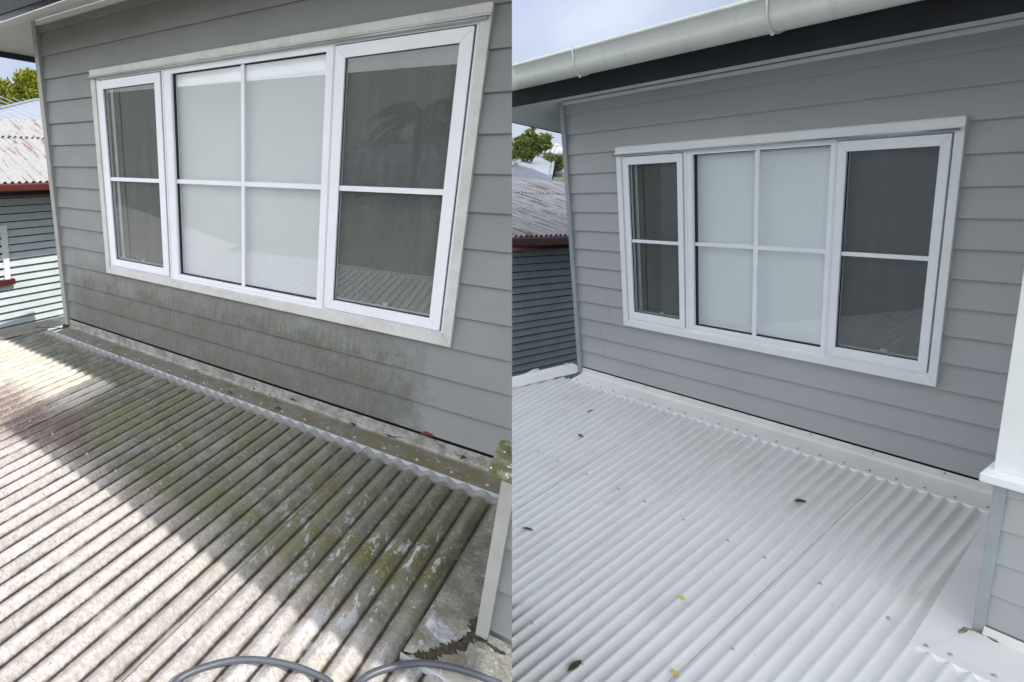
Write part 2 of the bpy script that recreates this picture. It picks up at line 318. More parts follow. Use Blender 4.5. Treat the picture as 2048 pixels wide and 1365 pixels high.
def screen_mat():
    g = NG('insect_screen_mesh'); n = g.noise(160, 3, .8); s2 = g.noise(6, 5, .6, st=(3, 1, .5))
    c = g.mix(g.step(n, .35, .65), (.058, .064, .068), (.098, .106, .112)); c = g.mix(g.m2('MULTIPLY', g.step(s2, .45, .75), .5), c, (.12, .125, .125))
    g.bsdf(c, .7, 0, n, .3, .001, .3); return g.m
M['screen'] = screen_mat()
def grass_mat():
    g = NG('ground_grass'); c = g.mix(g.step(g.noise(.4, 6), .35, .65), (.05, .075, .03), (.10, .11, .05)); g.bsdf(c, .9, 0, g.noise(8, 4), .4, .02); return g.m
M['grass'] = grass_mat()

# ------------------------------------------------------------------ mesh helpers
def quad(bm, pts):
    return bm.faces.new([bm.verts.new(Vector(p)) for p in pts])
def box(bm, x0, x1, y0, y1, z0, z1, mtx=None, bev=0):
    vs = [bm.verts.new((x, y, z)) for x in (x0, x1) for y in (y0, y1) for z in (z0, z1)]
    idx = [(0, 1, 3, 2), (4, 6, 7, 5), (0, 4, 5, 1), (2, 3, 7, 6), (0, 2, 6, 4), (1, 5, 7, 3)]
    fs = [bm.faces.new([vs[i] for i in f]) for f in idx]
    if mtx is not None:
        for v in vs: v.co = mtx @ v.co
    if bev:
        es = list({e for f in fs for e in f.edges}); bmesh.ops.bevel(bm, geom=es, offset=bev, segments=1, affect='EDGES')
def prism(bm, sec, a, b):            # sec: list of (u,v) points in yz, extruded along x a..b
    A = [bm.verts.new((a, y, z)) for y, z in sec]; Bv = [bm.verts.new((b, y, z)) for y, z in sec]
    n = len(sec)
    for i in range(n): bm.faces.new((A[i], A[(i + 1) % n], Bv[(i + 1) % n], Bv[i]))
    bm.faces.new(A[::-1]); bm.faces.new(Bv)
def polyprism(bm, pts, d):           # closed polygon of 3D points given thickness vector d
    A = [bm.verts.new(Vector(p)) for p in pts]; Bv = [bm.verts.new(Vector(p) + Vector(d)) for p in pts]; n = len(pts)
    for i in range(n): bm.faces.new((A[i], A[(i + 1) % n], Bv[(i + 1) % n], Bv[i]))
    bm.faces.new(A[::-1]); bm.faces.new(Bv)
def tube(bm, pts, r, seg=10, cap=True):
    pts = [Vector(p) for p in pts]; rings = []
    rr = r if isinstance(r, (list, tuple)) else [r] * len(pts)
    a = None
    for i, p in enumerate(pts):
        d = (pts[min(i + 1, len(pts) - 1)] - pts[max(i - 1, 0)]).normalized()
        if a is None: a = d.orthogonal().normalized()
        a = (a - d * a.dot(d)).normalized(); b = d.cross(a)
        rings.append([bm.verts.new(p + (a * math.cos(2 * math.pi * j / seg) + b * math.sin(2 * math.pi * j / seg)) * rr[i]) for j in range(seg)])
    for i in range(len(rings) - 1):
        for j in range(seg):
            bm.faces.new((rings[i][j], rings[i][(j + 1) % seg], rings[i + 1][(j + 1) % seg], rings[i + 1][j]))
    if cap: bm.faces.new(rings[0][::-1]); bm.faces.new(rings[-1])
def catmull(P, n=8):
    P = [Vector(p) for p in P]; out = []
    for i in range(len(P) - 1):
        a, b, c, d = P[max(i - 1, 0)], P[i], P[i + 1], P[min(i + 2, len(P) - 1)]
        for j in range(n):
            t = j / n; out.append(.5 * ((2 * b) + (c - a) * t + (2 * a - 5 * b + 4 * c - d) * t * t + (3 * b - a - 3 * c + d) * t ** 3))
    out.append(P[-1]); return out
def obj(name, bm, mat, parent=None, s=None, clip=False, smooth=False, solid=0):
    if clip:
        g = bm.verts[:] + bm.edges[:] + bm.faces[:]
        cm = clip.inverted() if isinstance(clip, Matrix) else Matrix()
        bmesh.ops.bisect_plane(bm, geom=g, plane_co=cm @ s.c, plane_no=(cm.to_3x3() @ s.n).normalized(), clear_inner=True, dist=1e-6)
    bmesh.ops.recalc_face_normals(bm, faces=bm.faces)
    me = bpy.data.meshes.new(name); bm.to_mesh(me); bm.free()
    if smooth: me.polygons.foreach_set('use_smooth', [True] * len(me.polygons))
    me.materials.append(mat)
    o = bpy.data.objects.new(name, me); COL.objects.link(o)
    if parent is not None: o.parent = parent
    elif s is not None: o.matrix_world = s.F
    if solid:
        md = o.modifiers.new('thickness', 'SOLIDIFY'); md.thickness = solid; md.offset = 0
    return o
def tag(o, label=None, cat=None, group=None, kind=None):
    if label: o['label'] = label
    if cat: o['category'] = cat
    if group: o['group'] = group
    if kind: o['kind'] = kind
    return o
def empty(name, s, label, cat, group=None, mtx=None):
    o = bpy.data.objects.new(name, None); COL.objects.link(o); o.matrix_world = s.F @ (mtx or Matrix())
    o.empty_display_size = .2
    return tag(o, label, cat, group)
BM = bmesh.new

# ------------------------------------------------------------------ boards
def boards(bm, x0, x1, za, zb, e, yf=0.0, depth=.019, off=0.0, lip=True):
    i0 = math.floor((za - off) / e + 1e-6)
    z = za
    i = i0
    while off + i * e < zb - 1e-6:
        b0 = max(za, off + i * e); b1 = min(zb, off + (i + 1) * e)
        if b1 - b0 > 1e-4:
            f0 = (b0 - off - i * e) / e; f1 = (b1 - off - i * e) / e
            ya, yb = yf + depth * f0, yf + depth * f1
            if f0 < 1e-6:                                   # rounded lower lip
                quad(bm, [(x0, yf + depth + .004, b0), (x1, yf + depth + .004, b0), (x1, yf + .002, b0), (x0, yf + .002, b0)])
                quad(bm, [(x0, yf + .002, b0), (x1, yf + .002, b0), (x1, yf, b0 + .003), (x0, yf, b0 + .003)])
                quad(bm, [(x0, yf, b0 + .003), (x1, yf, b0 + .003), (x1, yb, b1), (x0, yb, b1)])
            else:
                quad(bm, [(x0, ya, b0), (x1, ya, b0), (x1, yb, b1), (x0, yb, b1)])
        i += 1

# ------------------------------------------------------------------ corrugated roof sheets
def zc(s, xp): return s.A * math.cos(2 * math.pi * (xp - s.x0) / s.p)
def sheet(s, xa, xb, ytop, ybot, lift=.0, per=12, rows=14):
    """rib coordinate xa..xb; ytop/ybot functions of x"""
    bm = BM(); n = max(2, int((xb - xa) / s.p * per)); cols = []
    for i in range(n + 1):
        xp = xa + (xb - xa) * i / n; x = xp
        y0 = ytop(xp); y1 = ybot(xp); c = []
        for j in range(rows + 1):
            y = y0 + (y1 - y0) * (j / rows)
            l = lift * (1 - i / n) if lift else 0
            c.append(bm.verts.new((xp + s.k * y, y, rz(s, y) + zc(s, xp) + l)))
        cols.append(c)
    for i in range(n):
        for j in range(rows): bm.faces.new((cols[i][j], cols[i][j + 1], cols[i + 1][j + 1], cols[i + 1][j]))
    return bm
def lapshadow(s, xp, r, mat, parent):  # dark bead painted in as the shadow line under a sheet overlap
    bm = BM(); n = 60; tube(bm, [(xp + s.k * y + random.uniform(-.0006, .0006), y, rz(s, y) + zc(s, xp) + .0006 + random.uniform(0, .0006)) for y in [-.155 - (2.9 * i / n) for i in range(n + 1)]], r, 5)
    return obj('lap_shadow_line', bm, mat, parent, s, True)
def screw_mesh(r=.009):
    bm = BM()
    for rr, z0, z1, n in ((r, 0, .0016, 16), (r * .82, .0016, .003, 16), (r * .5, .003, .0085, 6)):
        a = [bm.verts.new((rr * math.cos(2 * math.pi * k / n), rr * math.sin(2 * math.pi * k / n), z0)) for k in range(n)]
        b = [bm.verts.new((rr * .93 * math.cos(2 * math.pi * k / n), rr * .93 * math.sin(2 * math.pi * k / n), z1)) for k in range(n)]
        for k in range(n): bm.faces.new((a[k], a[(k + 1) % n], b[(k + 1) % n], b[k]))
        bm.faces.new(b)
    return bm
def place_screws(s, parent, pts, r, mat=None):
    bm = screw_mesh(r); o = obj('roof_screw', bm, mat or M['metal'], parent)
    first = True
    for p in pts:
        q = o if first else o.copy()
        if not first: COL.objects.link(q)
        first = False; q.parent = parent
        q.location = p; q.rotation_euler = (0, 0, random.random() * 6)

# ------------------------------------------------------------------ window
def window(s, house, d, mats, dusty):
    cas, frm, blind = mats
    cl = s.name == 'L'
    bm = BM()                                               # casing boards
    x0, x1, i0, i1 = d['cas'][0], d['cas'][1], d['inn'][0], d['inn'][1]
    z0, z1, j0, j1 = d['cz'][0], d['cz'][1], d['iz'][0], d['iz'][1]
    yf, yb = -.018, .022
    def mitre(a, b):                                        # a outer corner pair, b inner pair
        polyprism(bm, [(a[0][0], yf, a[0][1]), (a[1][0], yf, a[1][1]), (b[1][0], yf, b[1][1]), (b[0][0], yf, b[0][1])], (0, yb - yf, 0))
    g = .0006
    mitre(((x0, z0), (x0, z1)), ((i0 - g, j0 + g), (i0 - g, j1 - g)))
    mitre(((x1, z1), (x1, z0)), ((i1 + g, j1 - g), (i1 + g, j0 + g)))
    mitre(((x1, z0), (x0, z0)), ((i1, j0 - g), (i0, j0 - g)))
    mitre(((x0, z1), (x1, z1)), ((i0, j1 + g), (i1, j1 + g)))
    bmesh.ops.bevel(bm, geom=bm.edges[:], offset=.0018, segments=1, affect='EDGES')
    win = obj('window', bm, cas, house)
    # head flashing lip and aluminium tube under it
    bm = BM(); zl = d['lip']; prism(bm, [(yf - .0015, z1 - .006), (yf - .006, z1 - .006), (yf - .006, zl + .012), (yf - .018, zl + .004), (yf - .018, zl), (yf - .0015, zl)], x0 + .001, x1 + .001)
    obj('head_flashing', bm, cas, win)
    bm = BM(); tube(bm, [(x0 - .018, yf - .012, zl - .007), (d['pR'] + .03, yf - .012, zl - .007)], .0065, 8); tube(bm, [(d['pR'] + .031, yf - .012, zl - .007), (x1 - .012, yf - .012, zl - .007)], .0075, 8)
    obj('flashing_tube', bm, M['tube'], win, smooth=True)
    # fixed frame
    fr = -.006; bk = .05
    s1L, s1R, s2L, s2R = d['s1'][0], d['s1'][1], d['s2'][0], d['s2'][1]
    pL, pR, pt, pb = d['pL'], d['pR'], d['pt'], d['pb']; st, sb = d['st'], d['sb']; gp = d['gap']
    bm = BM()
    box(bm, i0 + .0008, s1L - gp, fr, bk, j0, j1)
    box(bm, s2R + gp, i1 - .0008, fr, bk, j0, j1)
    box(bm, s1R + gp, pL, fr, bk, j0, j1); box(bm, pR, s2L - gp, fr, bk, j0, j1)
    for a, b in ((s1L - gp, s1R + gp), (s2L - gp, s2R + gp)):
        box(bm, a, b, fr, bk, st + gp, j1); box(bm, a, b, fr, bk, j0, sb - gp)
    box(bm, pL, pR, fr, bk, pt, j1); box(bm, pL, pR, fr, bk, j0, pb)
    # raised strips: mullion ridges
    for xa in (s1R + gp + .006, s2L - gp - .014):
        box(bm, xa, xa + .008, fr - .004, fr + .001, j0 + .004, j1 - .004)
    ridge = (pL - .012, pL - .006); box(bm, ridge[0], ridge[1], fr - .003, fr + .001, pb - .012, pt + .012)
    box(bm, pL - .004, pR - .002, fr - .003, fr + .001, pb - .018, pb - .012)
    obj('window_frame', bm, frm, win)
    bm = BM()                                               # black gaskets
    t = .008
    for (a, b, c, e_) in ((pL + .0004, pL + t, pb, pt), (pL + t, pR - .0004, pt - t, pt - .0004), (pL + t, pR - .0004, pb + .0004, pb + t * .9)):
        box(bm, a, b, .012, .030, c, e_)
    for a, b in ((s1L, s1R), (s2L, s2R)): box(bm, a - gp - .002, b + gp + .002, .034, .04, sb - gp - .002, st + gp + .002)  # black backing sheet standing for the deep shade in the sash gaps
    obj('rubber_seal', bm, M['black'], win)  # includes the black sheet standing for shade in the sash gaps
    # centre glass + bars
    bm = BM(); box(bm, pL + .002, pR - .002, .020, .024, pb + .002, pt - .002); obj('glass_pane', bm, M['glassC'], win)
    bw = d['bw']
    bm = BM(); xb = d['bar']; box(bm, xb - bw / 2, xb + bw / 2, .008, .0195, pb + .001, pt - .001, bev=.001); obj('glazing_bar', bm, frm, win)
    rl = d['rail']
    bm = BM(); box(bm, pL + .001, xb - bw / 2 - .0004, .009, .0195, rl - bw * .55, rl + bw * .55); box(bm, xb + bw / 2 + .0004, pR - .001, .009, .0195, rl - bw * .55, rl + bw * .55); obj('glazing_bar', bm, frm, win)
    # blind
    bm = BM(); box(bm, pL - .10, pR + .03, .0525, .056, pb - .03, d['bl'][1]); obj('roller_blind', bm, blind, win)
    bm = BM(); box(bm, pL - .06, pR + .02, .0505, .056, d['bl'][1] + .0005, d['bl'][0]); box(bm, pL - .10, pR + .03, .058, .065, d['bl'][0] - .01, pt + .05)
    obj('blind_headrail', bm, frm, win)
    bm = BM(); box(bm, pL - .04, pR + .04, .058, .085, pb - .05, pb - .004); obj('inner_sill', bm, frm, win)
    # sashes
    for (sa, sb_, ga, gb) in ((s1L, s1R, d['g1'][0], d['g1'][1]), (s2L, s2R, d['g2'][0], d['g2'][1])):
        gt, gbz = d['gt'], d['gb']; bm = BM(); y0 = -.016; y1 = .030
        def mt(a, b): polyprism(bm, [(a[0][0], y0, a[0][1]), (a[1][0], y0, a[1][1]), (b[1][0], y0, b[1][1]), (b[0][0], y0, b[0][1])], (0, y1 - y0, 0))
        h = .0004
        mt(((sa, sb), (sa, st)), ((ga, gbz + h), (ga, gt - h))); mt(((sb_, st), (sb_, sb)), ((gb, gt - h), (gb, gbz + h)))
        mt(((sb_ - h, sb), (sa + h, sb)), ((gb - h, gbz), (ga + h, gbz))); mt(((sa + h, st), (sb_ - h, st)), ((ga + h, gt), (gb - h, gt)))
        bmesh.ops.bevel(bm, geom=bm.edges[:], offset=.0012, segments=1, affect='EDGES')
        obj('sash', bm, frm, win)
        bm = BM(); box(bm, ga + .0003, gb - .0003, -.006, .0035, rl - bw * .55, rl + bw * .55, bev=.0008); obj('glazing_bar', bm, frm, win)
        bm = BM()
        for (a, b, c, e_) in ((ga + .0003, ga + .004, gbz, gt), (ga + .004, gb - .004, gbz + .0003, gbz + .005), (gb - .003, gb - .0003, gbz, gt), (ga + .004, gb - .004, gt - .003, gt - .0003)):
            box(bm, a, b, -.002, .003, c, e_)
        obj('rubber_seal', bm, M['black'], win)
        bm = BM(); box(bm, ga + .0005, gb - .0005, .004, .008, gbz + .0005, gt - .0005); obj('glass_pane', bm, M[dusty], win)
        bm = BM(); box(bm, ga, gb, .030, .0325, gbz, gt); obj('insect_screen', bm, M['screen'], win)
        if sa == s1L:
            bm = BM(); ww = gb - ga; box(bm, ga + ww * .07, ga + ww * .125, .022, .029, gbz, gt); obj('inner_jamb', bm, M['jamb'], win)
            bm = BM(); box(bm, ga + ww * .235, ga + ww * .245, .024, .029, gbz, gt); obj('screen_edge', bm, M['black'], win)
        bm = BM(); box(bm, ga + .005, gb - .005, .014, .028, gbz + .004, gbz + .011); c = (ga + gb) / 2; box(bm, c + .01, c + .035, .012, .026, gbz + .012, gbz + .03); obj('sash_winder', bm, M['jamb'], win)
    return win

# ================================================================== LEFT: the dirty house ("before")
eL = .1695
HL_ = empty('weatherboard_house', L, 'grey weatherboard house with algae stained boards and an unwashed lichen covered iron roof', 'house', 'the same house before and after washing')
wL = dict(cas=(-3.014, -.494), cz=(.523, 2.043), inn=(-2.967, -.535), iz=(.584, 1.982), lip=1.992, s1=(-2.934, -2.332), g1=(-2.888, -2.385), s2=(-1.155, -.552), g2=(-1.104, -.602),
          st=1.962, sb=.596, gt=1.903, gb=.650, pL=-2.244, pR=-1.206, pt=1.944, pb=.624, bar=-1.716, rail=1.271, bw=.024, gap=.006, bl=(1.910, 1.864))
bm = BM(); zt = 2.44
boards(bm, -3.606, wL['cas'][0], 0, zt, eL); boards(bm, wL['cas'][0], wL['cas'][1], 0, wL['cz'][0], eL); boards(bm, wL['cas'][0], wL['cas'][1], wL['cz'][1], zt, eL); boards(bm, wL['cas'][1], .3, 0, zt, eL)
obj('wall', bm, M['wallL'], HL_, L, clip=True)
bm = BM()                                                   # sheathing, room behind, lower storey
quad(bm, [(-3.62, .03, -3.2), (.4, .03, -3.2), (.4, .03, -.006), (-3.62, .03, -.006)])
obj('wall_base', bm, M['black'], HL_, L, clip=True)
bm = BM(); box(bm, -3.60, .3, .14, .16, -3.2, 2.46); obj('bounce_sheet', bm, M['bounce'], HL_, L, clip=True)  # white sheet added behind the wall to bounce light at the washed house
bm = BM(); quad(bm, [(-3.62, .03, -3.2), (-3.62, .16, -3.2), (-3.62, .16, 2.46), (-3.62, .03, 2.46)]); obj('side_wall', bm, M['postL'], HL_, L, clip=True)
bm = BM(); box(bm, -3.655, -3.604, -.024, .03, -.085, 2.46, bev=.002); obj('corner_trim', bm, M['postL'], HL_)
window(L, HL_, wL, (M['casL'], M['frmL'], M['blindL']), 'glassD')
# soffit, frieze, fascia
bm = BM(); quad(bm, [(-3.655, -.02, 2.462), (.6, -.02, 2.462), (.6, -.5, 2.40), (-4.10, -.5, 2.335)])
quad(bm, [(-3.655, -.02, 2.462), (-4.10, -.5, 2.335), (-4.10, 1.6, 2.2), (-3.655, 1.6, 2.38)])
obj('soffit', bm, M['soffL'], HL_, L, clip=True, solid=.006)
bm = BM(); box(bm, -3.60, .5, -.022, .012, 2.425, 2.455); obj('frieze', bm, M['soffL'], HL_, L, clip=True)
def fascia_run(bm, pts, h, t):
    for (a, b) in zip(pts[:-1], pts[1:]):
        a = Vector(a); b = Vector(b); d = (b - a).normalized(); n = Vector((d.y, -d.x, 0))
        polyprism(bm, [a, b, b + Vector((0, 0, h)), a + Vector((0, 0, h))], n * t)
bm = BM(); fascia_run(bm, [(-4.125, -.5, 2.385), (.6, -.5, 2.385)], .16, .022); fascia_run(bm, [(-4.102, 1.6, 2.14), (-4.102, -.5, 2.29)], .16, .022)
obj('fascia', bm, M['fascia'], HL_, L, clip=True)
bm = BM(); tube(bm, [(-4.14, -.53, 2.50), (-.6, -.53, 2.50)], .012, 8)
bm = BM(); box(bm, -4.15, -.5, -.525, .16, 2.546, 2.575); box(bm, -.499, 1.9, -.525, .02, 2.546, 2.575); obj('main_roof', bm, M['galv'], HL_, L)
# bay on the right of the left picture: its eaves throw the long shadow
bm = BM(); box(bm, -.60, 1.9, -1.275, -.515, 2.46, 2.545); obj('bay_roof', bm, M['galv'], HL_)
bm = BM(); boards(bm, -.089, .3, -.10, .565, eL, yf=-.972, off=-.05); quad(bm, [(-.118, -.95, -.11), (-.118, -.02, -.11), (-.118, -.02, 2.2), (-.118, -.95, 2.2)])
obj('bay_wall', bm, M['wallL'], HL_, L, clip=True)
bm = BM(); box(bm, -.125, -.0885, -.986, -.945, -.112, .571, bev=.0015); obj('bay_corner_trim', bm, M['bpostL'], HL_, L, clip=True)
bm = BM(); box(bm, -.1555, .3, -1.049, -.86, .573, .606, bev=.006); tag(obj('bay_window_sill', bm, M['mossy'], HL_, L, clip=True), 'window sill end thick with green moss')
bm = BM(); box(bm, -.06, .3, -1.0, -.87, .6065, 2.3); obj('bay_window_casing', bm, M['casL'], HL_, L, clip=True)

def apron(s, x0, x1, y_up, z_top, z_fold, zed, mat, lipmat, parent, clip=True, yw=0.0, ye=None, name='flashing', scr=True):
    """wall flashing: upturn, apron and the scalloped lip that closes the corrugations"""
    ye = s.ye if ye is None else ye
    bm = BM(); n = max(2, int((x1 - x0) / (s.p / 10)))
    prof = [(yw - .003, z_top), (yw - .010, z_top - .002), (yw - .014, z_fold + .008), (yw - .020, z_fold), (yw - .032, z_fold - .004), (ye, zed)]
    pr = None
    for i in range(0, n + 1, 10):
        x = x0 + (x1 - x0) * i / n
        c = [bm.verts.new((x, y, z + (random.random() - .5) * .0012)) for y, z in prof]
        if pr:
            for a in range(len(prof) - 1): bm.faces.new((pr[a], pr[a + 1], c[a + 1], c[a]))
        pr = c
    o = obj(name, bm, mat, parent, s, clip)
    bm = BM(); pr = None
    for i in range(n + 1):
        x = x0 + (x1 - x0) * i / n; xp = x - s.k * ye
        c = [bm.verts.new((x, ye - .0015, zed + .0002)), bm.verts.new((x, ye - .003, rz(s, ye) + zc(s, xp) + .0012))]
        if pr: bm.faces.new((pr[0], pr[1], c[1], c[0]))
        pr = c
    obj('scalloped_edge', bm, lipmat, o, s, clip)
    return o
zedL = rz(L, L.ye) + L.A + .0014
apron(L, -3.60, -.119, 0, -.012, -.072, zedL, M['flashL'], M['lipL'], HL_)
# lower roof sheets
lr = obj('lower_roof', (lambda b: (quad(b, [(-3.9, -.14, -.16), (-.10, -.14, -.16), (-.25, -3.3, -.16), (-4.1, -3.3, -.16)]), b)[1])(BM()), M['black'], HL_, L, True)
tag(lr, 'unwashed corrugated roof, olive and grey with lichen, half in sun')
laps = [-3.94, -3.17, -2.385, -1.60, -.815, -.152]
def yb(x): return -3.3
for a, b in zip(laps[:-1], laps[1:]):
    bm = sheet(L, a, b + (.028 if b < -.3 else 0), lambda x: -.15, lambda x: -3.3, lift=0)
    for v in bm.verts: v.co.z += .0022 * (laps.index(a) % 2)
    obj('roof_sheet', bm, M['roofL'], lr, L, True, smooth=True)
for b in laps[1:-1]: lapshadow(L, b + .028, .0011, M['grime'], lr)  # grime colour stands for the lap shadow here
bm = sheet(L, -9.0, -3.945, lambda x: -.9, lambda x: min(-3.3, -3.0 + .5 * (x + 2.58)), per=10, rows=8)
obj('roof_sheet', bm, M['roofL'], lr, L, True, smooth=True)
bm = BM(); prism(bm, [(-3.3, -.12), (-3.3, -.22), (-3.42, -.22), (-3.43, -.12), (-3.41, -.12), (-3.40, -.20), (-3.32, -.20), (-3.32, -.12)], -3.9, -.3); obj('eaves_gutter', bm, M['gutter'], lr, L, True)
# left barge flashing of the lower roof
def barge(s, parent, pts_in, mat, w=.12, h=.03, name='barge_flashing'):
    bm = BM(); a0, a1 = Vector(pts_in[0]), Vector(pts_in[1]); d = (a1 - a0).normalized(); o = Vector((d.y, -d.x, 0)).normalized()
    if o.x > 0: o = -o
    pr = None
    prof = [(-w * .55, -.002), (-w * .45, .003), (0, .006), (.012, .014), (.03, h * .75), (.05, h), (.085, h), (.10, h * .8), (.105, -.05)]
    for i in range(9):
        p = a0.lerp(a1, i / 8); c = [bm.verts.new(p + o * u + Vector((0, 0, v))) for u, v in prof]
        if pr:
            for a in range(len(prof) - 1): bm.faces.new((pr[a], pr[a + 1], c[a + 1], c[a]))
        pr = c
    return obj(name, bm, mat, parent, s, True, smooth=True)
zb_ = rz(L, -.5) + L.A + .004
barge(L, lr, [(-3.735, .06, zb_), (-4.03, -.85, zb_)], M['flashL'])
# screws
def crest(s, x, y):
    xp = x - s.k * y; k = round((xp - s.x0) / s.p); xp = s.x0 + k * s.p
    return (xp + s.k * y, y, rz(s, y) + s.A + .0005)
pts = [crest(L, x, -1.145) for x in (-2.532, -2.306, -1.99, -1.749, -1.511, -1.191, -.963, -.726, -.412, -.258)]
pts += [crest(L, x, -2.03) for x in (-1.28, -1.05, -.80)]
pts += [crest(L, x, -1.14) for x in (-2.77, -3.0, -3.3)]
pts += [(x, -.132, zedL + .0008) for x in (-1.64, -1.49, -1.34, -1.189, -1.043, -.887, -.724, -.559, -.397, -.243, -1.80, -1.95, -2.11, -2.27, -2.43, -2.58, -2.74, -2.9, -3.05, -3.2)]
place_screws(L, lr, pts, .0088)
# flat gusset flashing beside the bay
def strip_line(s, pts, dz): return [onroof(s, x, y, dz) for x, y in pts]
gz = L.A + .0035
bm = BM(); g0 = [(-.182, -.17), (-.291, -1.19), (-.27, -1.182), (-.205, -1.12), (-.172, -1.06), (-.145, -1.0), (-.128, -.985), (-.122, -.95), (-.122, -.17)]
polyprism(bm, [(x, y, rz(L, y) + gz) for x, y in g0], (0, 0, .0012)); quad(bm, [(-.183, -.17, rz(L, -.17) + gz), (-.292, -1.19, rz(L, -1.19) + gz), (-.296, -1.19, rz(L, -1.19) - L.A * .8), (-.187, -.17, rz(L, -.17) - L.A * .8)]); gl_ = obj('side_flashing', bm, M['flashG'], lr, L, True)
bm = BM(); tube(bm, [(-.184, -.18, rz(L, -.2) + gz + .001), (-.292, -1.19, rz(L, -1.19) + gz + .001)], .0018, 5); obj('flashing_hem', bm, M['flashG'], gl_, L, True)
bm = BM(); g1 = [(-.300, -1.20), (-.265, -1.20), (-.200, -1.132), (-.165, -1.068), (-.13, -1.0), (-.088, -.9965), (.3, -.9965), (.3, -1.20)]
polyprism(bm, [(x, y, rz(L, y) + gz + .0015) for x, y in g1], (0, 0, .0012))
quad(bm, [(-.088, -.997, rz(L, -1) + gz), (.3, -.997, rz(L, -1) + gz), (.3, -.982, -.058), (-.088, -.982, -.058)])
bf = obj('bay_flashing', bm, M['flashG'], lr, L, True)
bm = BM(); pr = None
for i in range(60):
    x = -.30 + i * .01; xp = x - L.k * -1.2
    c = [bm.verts.new((x, -1.2, rz(L, -1.2) + gz + .0015)), bm.verts.new((x, -1.203, rz(L, -1.2) + zc(L, xp) + .0012))]
    if pr: bm.faces.new((pr[0], pr[1], c[1], c[0]))
    pr = c
obj('scalloped_edge', bm, M['lipL'], bf, L, True)
# corrugated sheet continues under the bay flashing
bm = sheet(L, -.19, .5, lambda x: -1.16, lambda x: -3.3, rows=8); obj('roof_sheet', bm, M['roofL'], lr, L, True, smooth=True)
place_screws(L, bf, [(*onroof(L, 843, 1286, gz).xy, rz(L, -1.1) + gz + .001), (*onroof(L, 882, 1346, gz).xy, rz(L, -1.2) + gz + .003), (*onroof(L, 993, 1281, gz).xy, rz(L, -1.0) + gz + .003)], .009)
# dirt ribbon in the broken joint
def ribbon(s, pts, wd, z, mat, parent, name, jit=.35, n=6):
    P = catmull([(x, y, 0) for x, y in pts], n); bm = BM(); pr = None
    for i, p in enumerate(P):
        d = (P[min(i + 1, len(P) - 1)] - P[max(i - 1, 0)]).normalized(); o = Vector((-d.y, d.x, 0))
        f = wd * min(1, (i + .3) / 3, (len(P) - i) / 3)
        a = f * (.5 + random.uniform(-jit, jit)); b = f * (.5 + random.uniform(-jit, jit)); zz = rz(s, p.y) + z
        c = [bm.verts.new((*(p + o * a).xy, zz)), bm.verts.new((p.x, p.y, zz + .004 * random.random() + .002)), bm.verts.new((*(p - o * b).xy, zz))]
        if pr: bm.faces.new((pr[0], pr[1], c[1], c[0])); bm.faces.new((pr[1], pr[2], c[2], c[1]))
        pr = c
    return obj(name, bm, mat, parent, s, True)
ribbon(L, [(-.262, -1.185), (-.232, -1.168), (-.205, -1.13), (-.178, -1.09), (-.150, -1.045), (-.133, -1.0), (-.128, -.95), (-.130, -.91)], .032, gz + .003, M['grime'], lr, 'dirty_joint')
ribbon(L, [(-.131, -1.0), (-.11, -.992), (-.088, -.992), (-.06, -.998), (-.035, -1.0)], .022, gz + .0032, M['grime'], lr, 'dirty_joint')
bm = BM(); pp = [onroof(L, x, y, gz + .002) for x, y in ((868, 1222), (885, 1240), (915, 1278), (895, 1290), (880, 1285), (850, 1250))]; polyprism(bm, pp, (0, 0, .0012)); obj('sealant_patch', bm, M['patch'], lr)
bm = BM(); box(bm, -3.66, -3.60, -.05, .02, -.115, -.062); 
for v in bm.verts: v.co += Vector((random.uniform(-.006, .006), random.uniform(-.006, .006), random.uniform(-.004, .004)))
obj('dirt_clump', bm, M['grime'], lr)
ribbon(L, [(-3.62, -.045), (-3.60, -.075), (-3.66, -.10), (-3.72, -.14), (-3.80, -.19), (-3.86, -.26)], .010, .018, M['grime'], lr, 'flashing_joint')

# hose: two arcs of the same coil
arc = [(330, 1430), (349, 1368), (400, 1338), (480, 1320), (560, 1326), (630, 1348), (668, 1376), (670, 1440), (700, 1395), (722, 1362), (765, 1340), (830, 1327), (895, 1333), (960, 1352), (1010, 1376), (1030, 1420)]
P = [onroof(L, x, y, L.A + .0145 + (.012 if 6 <= i <= 8 else 0)) for i, (x, y) in enumerate(arc)]
bm = BM(); tube(bm, catmull(P, 8), .0102, 14); tag(obj('garden_hose', bm, M['hose'], None, L, True, smooth=True), 'grey rubber hose looping in two arcs over the dirty roof at the bottom edge', 'hose')

# ================================================================== RIGHT: the washed house ("after")
eR = .1627
HR_ = empty('weatherboard_house', Q, 'clean grey weatherboard house with a freshly washed white corrugated roof and pale gutter', 'house', 'the same house before and after washing')
wR = dict(cas=(-2.687, -1.189), cz=(.508, 1.982), inn=(-2.654, -1.216), iz=(.563, 1.925), lip=1.932, s1=(-2.641, -2.285), g1=(-2.611, -2.315), s2=(-1.587, -1.225), g2=(-1.556, -1.256),
          st=1.902, sb=.582, gt=1.843, gb=.640, pL=-2.233, pR=-1.617, pt=1.885, pb=.611, bar=-1.922, rail=1.241, bw=.021, gap=.004, bl=(1.86, 1.822))
bm = BM()
boards(bm, -3.045, wR['cas'][0], 0, 2.38, eR, depth=.018); boards(bm, wR['cas'][0], wR['cas'][1], 0, wR['cz'][0], eR, depth=.018); boards(bm, wR['cas'][0], wR['cas'][1], wR['cz'][1], 2.38, eR, depth=.018); boards(bm, wR['cas'][1], -.3, 0, 2.38, eR, depth=.018)
obj('wall', bm, M['wallR'], HR_, Q, clip=True)
